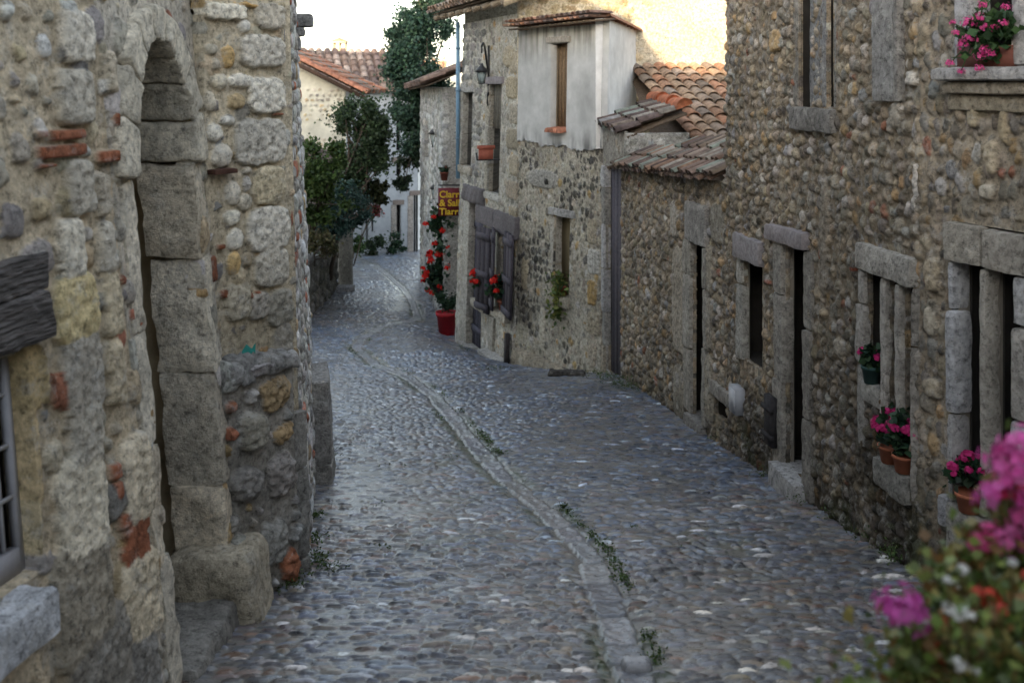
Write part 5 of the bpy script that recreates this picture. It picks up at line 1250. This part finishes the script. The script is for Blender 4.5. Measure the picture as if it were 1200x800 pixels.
def tree(name, base, crown, trunk_r, n, leaf, cols, seed, label, cat='tree', limbs=7, droop=0.1, group=None, clr=None):
    """crown: list of (centre, radii, clumps, clump radius)"""
    base = np.array(base, float); t = thing(name, tuple(base), label, cat, group); rng = np.random.RandomState(seed)
    b = Buf(); top = np.mean([np.array(c[0]) for c in crown], axis=0); cl = []
    for (c, rad, k, cr) in crown: cl += clumps_in(rng, c, rad, k, cr)
    pts = [base + (top - base) * s + np.array([rng.normal() * .05, rng.normal() * .05, 0]) * s for s in np.linspace(0, 1, 6)]
    b.tube(pts, list(np.linspace(trunk_r, trunk_r * .35, 6)), 8, (.09, .07, .055))
    for (c, r) in cl[:limbs * 4]:
        s = pts[rng.randint(2, 6)]; mid = (s + c) / 2 + rng.normal(size=3) * .12; b.tube([s, mid, c], [trunk_r * .4, trunk_r * .22, .012], 5, (.09, .07, .055))
    b.build('trunk', M_WOOD, t)
    P = clump_points(rng, [(c, (r, r, r * .8)) for c, r in cl], max(8, n // len(cl)))
    foliage('crown', t, P, leaf, seed, cols, droop=droop, aspect=.75)
    return t
def G(x, y): return float(E - np.interp(y, [0, 17, 60], [1.95, 4.075, 8.2]))
DARK = [(.020, .038, .018), (.028, .050, .022), (.014, .028, .014), (.038, .060, .024)]
BLUE = [(.030, .065, .052), (.040, .08, .06), (.022, .048, .042)]
# tall dark evergreen on the right of the white house
tree('evergreen_tree', (-2.05, 27.4, G(0, 27)), [(W(494, 30, 27.4), (.75, .8, 1.2), 26, .36), (W(489, 105, 27.2), (.75, .8, 1.1), 30, .34), (W(482, 78, 27.2), (.6, .7, .6), 14, .30), (W(502, 20, 27.2), (.6, .7, .9), 18, .34), (W(478, 45, 27.2), (.45, .5, .5), 10, .26), (W(492, 165, 27.2), (.5, .7, .6), 12, .30), (W(466, 62, 27.2), (.40, .5, .32), 7, .22), (W(500, -30, 27.4), (.6, .7, .9), 8, .4)],   .14, 46000, .10, [(.030, .062, .044), (.038, .078, .05), (.022, .05, .036), (.045, .09, .05)], 81, 'tall dark evergreen tree rising beside the narrow stone house', droop=.3)
tree('hanging_branches', W(496, 150, 27.0) + np.array([0, 0, 0]), [(W(480, 185, 27), (.40, .4, .45), 9, .20), (W(472, 212, 27), (.22, .3, .22), 6, .12)], .03, 3000, .085, DARK, 82, 'drooping leafy branches hanging in front of the whitewashed wall', 'branches', droop=.8)
tree('garden_tree', (-4.75, 24.6, G(0, 24)), [(W(424, 145, 24.3), (.70, .6, .75), 16, .34), (W(432, 180, 24.3), (.55, .6, .5), 12, .28), (W(412, 190, 24.4), (.5, .6, .6), 10, .30), (W(446, 160, 24.3), (.30, .5, .5), 7, .20), (W(408, 225, 24.4), (.4, .4, .6), 12, .26), (W(420, 210, 24.6), (.45, .4, .5), 10, .24)],   .10, 19000, .085, [(.032, .056, .024), (.042, .07, .03), (.022, .042, .02), (.052, .08, .032)], 83, 'rounded dark leafy tree overhanging the middle of the garden wall')
tree('garden_shrub', W(385, 290, 19.6) + np.array([-.5, .3, -.6]), [(W(370, 200, 19.6), (.40, .4, .6), 14, .22), (W(388, 220, 19.4), (.38, .4, .65), 14, .22), (W(366, 245, 19.4), (.35, .4, .55), 10, .22), (W(392, 185, 19.4), (.18, .2, .28), 5, .12)], .05, 10000, .085, [(.05, .09, .02), (.07, .115, .028), (.035, .065, .018), (.085, .12, .035)], 84, 'light green straggling shrub just behind the low garden wall', 'shrub')
tree('blue_conifer', W(402, 285, 21.5) + np.array([-.3, .2, -.8]), [(W(400, 235, 21), (.42, .4, .5), 14, .24), (W(414, 245, 22.5), (.36, .4, .5), 12, .22), (W(388, 262, 20.5), (.38, .4, .42), 12, .2)], .05, 11000, .06, BLUE, 85, 'bluish green bush spilling over the wall pillar', 'shrub')
tree('weeping_shrub', W(402, 290, 25.0) + np.array([-.2, .3, -.3]), [(W(430, 222, 25), (.4, .4, .35), 9, .17), (W(446, 225, 25), (.16, .3, .40), 6, .11)], .04, 2800, .11, [(.05, .06, .022), (.07, .075, .03), (.035, .045, .02)], 86, 'yellowish weeping shrub trailing below the dark garden tree', 'shrub', droop=1.5)
tree('dry_shrub', W(372, 300, 18.6) + np.array([-.35, .3, -.3]), [(W(372, 285, 18.8), (.28, .3, .25), 7, .14), (W(385, 290, 19.2), (.2, .3, .22), 5, .12)], .03, 1800, .06, [(.10, .09, .035), (.12, .10, .05), (.06, .07, .03)], 87, 'low dry brownish shrub on top of the garden wall', 'shrub', droop=.4)
for k, (px, py, Y, rr, cols, lab) in enumerate(((439, 285, 35.5, .38, DARK, 'dark round bush against the foot of the white house'), (464, 283, 35.8, .34, DG, 'feathery bush beside the white house doorway'), (414, 282, 33.5, .36, LG, 'pale leafy bush at the far bend of the street'))):
    p = W(px, py + 5, Y); tree('wall_bush', (p[0], Y, G(0, Y)), [(p, (rr, rr, rr * 1.1), 8, rr * .5)], .03, 1500, .09, cols, 90 + k, lab, 'bush', group='bushes at the foot of the white house')
# red creeper on the white wall
p = W(437, 240, 30)
tree('red_creeper', (p[0] - .6, 30.2, G(0, 30)), [(p, (.28, .3, .4), 7, .14)], .025, 700, .09, [(.17, .02, .025), (.10, .02, .02), (.05, .05, .02)], 97, 'dark red leaved creeper hanging among the garden trees', 'creeper', droop=1.0)

# ================================================================== POTTED FLOWERS ON THE RIGHT HOUSE
GRP = 'potted pink flowers on the pebble house sills'
def sill_pot(F, px, z, off, r, h, pr, ph_, nb, lab, sd, pc=(.38, .13, .07), br=.022, leaf=.045, **k):
    u, _ = F.at(px, 400, off); p = F.pt(u, z, off)
    return flower_pot(p, r, h, pc, pr, ph_, (.55, .035, .19), nb, lab, GRP, sd, br=br, leafcols=DG, leaf=leaf, **k)
sill_pot(F1, 1136, wa[2], .035, .068, .095, .085, .20, 17, 'pink potted flower on the sill of the nearest twin window', 101, br=.024)
sill_pot(F2, 1042.5, v2[2], .035, .062, .095, .075, .22, 20, 'pink potted flower, farther of the pair in terracotta below the triple window', 102)
sill_pot(F2, 1059.5, v3[2], .035, .062, .095, .075, .22, 20, 'pink potted flower, nearer of the pair in terracotta below the triple window', 103)
sill_pot(F2, 1021, v1[2], .02, .055, .10, .055, .12, 9, 'small pink flower in a dark green pot on the highest sill', 104, pc=(.03, .07, .065))
# window box upstairs
u_ = F1.at(1155, 60, .0)[0]; p = F1.pt(u_, zs2t, .02); t = thing('window_box', tuple(p), 'large bright pink geranium spilling over the moulded upper sill', 'flower box')
ub0 = F1.at(1190, 60)[0]; ub1 = F1.at(1128, 60)[0]; b = Buf(); b.box((ub0, -.06, zs2t), (ub1, .08, zs2t + .10), F1.M, (.14, .05, .035)); b.build('box', M_TERRA, t)
rng = np.random.RandomState(55); C_ = [F1.pt(F1.at(px, 50)[0], E - (py - 100) / F_ * 5.15, .08) for px, py in ((1160, 40), (1175, 30), (1145, 45), (1168, 60), (1185, 42))]
foliage('foliage', t, clump_points(rng, [(c, (.085, .085, .07)) for c in C_], 90), .055, 56, [(.04, .09, .03), (.055, .11, .035), (.03, .065, .025)], aspect=.95)
b = Buf()
for px, py, r in ((1135, 30, .032), (1148, 26, .030), (1140, 48, .034), (1128, 52, .026), (1158, 12, .024), (1152, 36, .024), (1147, 68, .036), (1158, 62, .026), (1121, 75, .022), (1164, 36, .022), (1177, 33, .022), (1181, 16, .022), (1126, 85, .02), (1118, 28, .016), (1146, 82, .022), (1123, 40, .02), (1133, 55, .026), (1162, 66, .02)):
    c = F1.pt(F1.at(px, 50, .14)[0], E - (py - 100) / F_ * 5.1, .15 + rng.uniform(-.03, .03)); bb = Buf(); florets(bb, c, r, (.74, .05, .28), rng, 36); bb.build('blossom', M_PETAL, t)
    b.tube([C_[0] * .3 + C_[2] * .7, c], .003, 4, (.06, .1, .03))
b.build('stem', M_LEAF, t)

# ================================================================== FLOWERS CLOSE TO THE CAMERA
fp = thing('flower_tub', (.78, 1.62, E - 1.9), 'large tub of pink geraniums and small white begonias right by the camera', 'flower tub')
b = Buf(); b.lathe([(.20, .0), (.22, .02), (.29, .52), (.32, .52), (.33, .60), (.29, .60), (.28, .55), (.001, .54)], np.array([.86, 1.64, E - 1.78]), 28, (.35, .13, .07)); b.build('tub', M_TERRA, fp)
rng = np.random.RandomState(77)
cl = []
for px, py, Y, r in ((1110, 770, 1.5, .09), (1150, 720, 1.6, .10), (1190, 690, 1.6, .10), (1170, 780, 1.45, .11), (1092, 800, 1.55, .06), (1130, 800, 1.55, .10), (1215, 720, 1.5, .10), (1200, 640, 1.65, .06), (1195, 590, 1.7, .045), (1240, 650, 1.6, .10), (1230, 780, 1.5, .12), (1150, 690, 1.7, .06), (1085, 800, 1.6, .05), (1100, 745, 1.62, .05), (1130, 690, 1.65, .05), (1165, 660, 1.65, .05), (1085, 850, 1.55, .08), (1090, 840, 1.5, .12), (1160, 840, 1.5, .14), (1220, 840, 1.5, .14)):
    cl.append((W(px, py, Y), (r, r, r)))
P = clump_points(rng, cl, 120)
P = np.concatenate([P, P + rng.normal(size=P.shape) * .018, P + rng.normal(size=P.shape) * .025]); foliage('foliage', fp, P, .021, 78, [(.13, .19, .04), (.20, .24, .06), (.26, .22, .07), (.08, .12, .03), (.20, .11, .04), (.16, .20, .09)], aspect=.9)
heads = [(1055, 716, 1.5, .035, (.62, .09, .42)), (1066, 722, 1.5, .028, (.60, .09, .42)), (1186, 545, 1.6, .040, (.70, .10, .40)), (1196, 528, 1.6, .034, (.72, .12, .42)), (1178, 585, 1.6, .038, (.68, .10, .42)), (1195, 575, 1.62, .036, (.66, .04, .12)),
         (1160, 632, 1.65, .026, (.70, .07, .28)), (1172, 640, 1.65, .028, (.70, .07, .30)), (1150, 640, 1.65, .024, (.68, .06, .25)), (1185, 632, 1.6, .026, (.72, .12, .40)), (1205, 610, 1.6, .03, (.7, .1, .36))]
st_ = Buf()
for px, py, Y, r, col in heads:
    c = W(px, py, Y); bb = Buf(); florets(bb, c, r, col, rng, 44); bb.build('blossom', M_PETAL, fp)
    st_.tube([c, c + np.array([.03, .03, -.12]), W(1160, 760, 1.58)], .003, 5, (.10, .11, .035))
for k in range(22):
    px = rng.uniform(1080, 1225); py = rng.uniform(655, 800)
    if px < 1095 and py < 700: continue
    Y = rng.uniform(1.38, 1.6); c = W(px, py, Y); bb = Buf()
    blossom(bb, c, rng.uniform(.006, .010), (.74, .73, .70) if rng.rand() < .8 else (.62, .10, .07), rng, 12); bb.build('blossom', M_PETAL, fp)
    st_.tube([c, c + np.array([.01, .02, -.08])], .002, 4, (.12, .10, .035))
for px, py, r in ((1105, 765, .022), (1160, 702, .016)):
    bb = Buf(); blossom(bb, W(px, py, 1.5), r, (.50, .06, .03), rng, 16); bb.build('blossom', M_PETAL, fp)
st_.build('stem', M_LEAF, fp)
pd = thing('pedestal', (.80, 1.62, E - 2.1), 'squat stone pedestal under the large flower tub', 'pedestal')
single(Facet((.61, 1.39), (1.11, 1.39), (.86, 0)), 0, .5, E - 2.3, E - 1.785, -.5, 0, (.28, .26, .23), pd, 'block', seed=3, amp=.01, res=.05)

# ================================================================== WEEDS, MOSS AND LOOSE STONES
rng = np.random.RandomState(19); V = []
Pw = []; sc_ = []
def tuft(x, y, n, spread, up):
    for k in range(n):
        a = rng.normal(size=2) * spread; px, py = x + a[0], y + a[1]
        Pw.append((px, py, float(zg(px, py)) + .012 + rng.rand() * up)); sc_.append(1)
for (px, py, n, sp, up) in ((338, 692, 90, .05, .06), (325, 680, 60, .05, .05), (372, 664, 60, .035, .05), (384, 672, 40, .04, .03), (370, 640, 40, .03, .05), (383, 545, 70, .04, .10), (370, 612, 40, .03, .04),
                            (728, 462, 120, .10, .10), (712, 452, 90, .10, .06), (692, 440, 60, .07, .06), (742, 465, 60, .06, .05), (1045, 652, 60, .05, .10), (1050, 668, 70, .04, .10), (985, 615, 60, .06, .05), (905, 562, 60, .06, .05), (845, 522, 50, .06, .06),
                            (578, 436, 40, .08, .05), (545, 405, 30, .06, .06), (1020, 640, 50, .05, .06), (940, 595, 50, .06, .06)):
    x, y = ground_at(px, py); tuft(x, y, n, sp, up)
for k in range(900):
    y = rng.uniform(4, 9) if k < 500 else rng.uniform(9, 22); sd = rng.choice([-1, 1]); d_ = .10 + rng.rand() * .05
    if fbm(y * 1.3 + sd * 7, sd * 3.1, 9, 3) < .60: continue
    x = float(gut_x(y)) + sd * d_; tuft(x, y, 3, .015, .012)
for k in range(420):
    y = rng.uniform(4, 20); x = float(XC(y)) + rng.uniform(-2, 2)
    if fbm(x * 1.3 - XC(y) * 0, y, 41) > .72: tuft(x, y, 4, .03, .008)
rngw = np.random.RandomState(3); v, q, c = leaf_quads(np.repeat(np.array(Pw), 3, 0) + rngw.normal(size=(len(Pw) * 3, 3)) * np.array([.014, .014, .006]), .017, rngw, [(.045, .09, .02), (.065, .115, .028), (.035, .06, .016), (.085, .11, .035)], droop=-.4, aspect=.6)
mesh_obj('weeds', v, q, M_LEAF, None, c)['kind'] = 'stuff'
x_, y_ = ground_at(665, 446); b = Buf(); rock(b, Facet((x_ - .22, y_ + .02), (x_ + .2, y_ - .05), (x_, 5)), 0, .42, float(zg(x_, y_)) - .03, float(zg(x_, y_)) + .06, -.16, 0, (.06, .055, .05), seed=4, amp=.03, rad=.03)
tag(b.build('flat_stone', M_BLOCK, None, True), 'dark flat stone lying at the foot of the plaster house', 'stone')
x_, y_ = ground_at(748, 790); b = Buf(); rock(b, Facet((x_ - .07, y_), (x_ + .07, y_), (x_, 0)), 0, .14, float(zg(x_, y_)) - .02, float(zg(x_, y_)) + .05, -.09, 0, (.26, .26, .27), seed=7, amp=.012, rad=.04, res=.012)
tag(b.build('loose_cobble', M_COBB, None, True), 'smooth grey cobble lying in the end of the drain', 'stone')
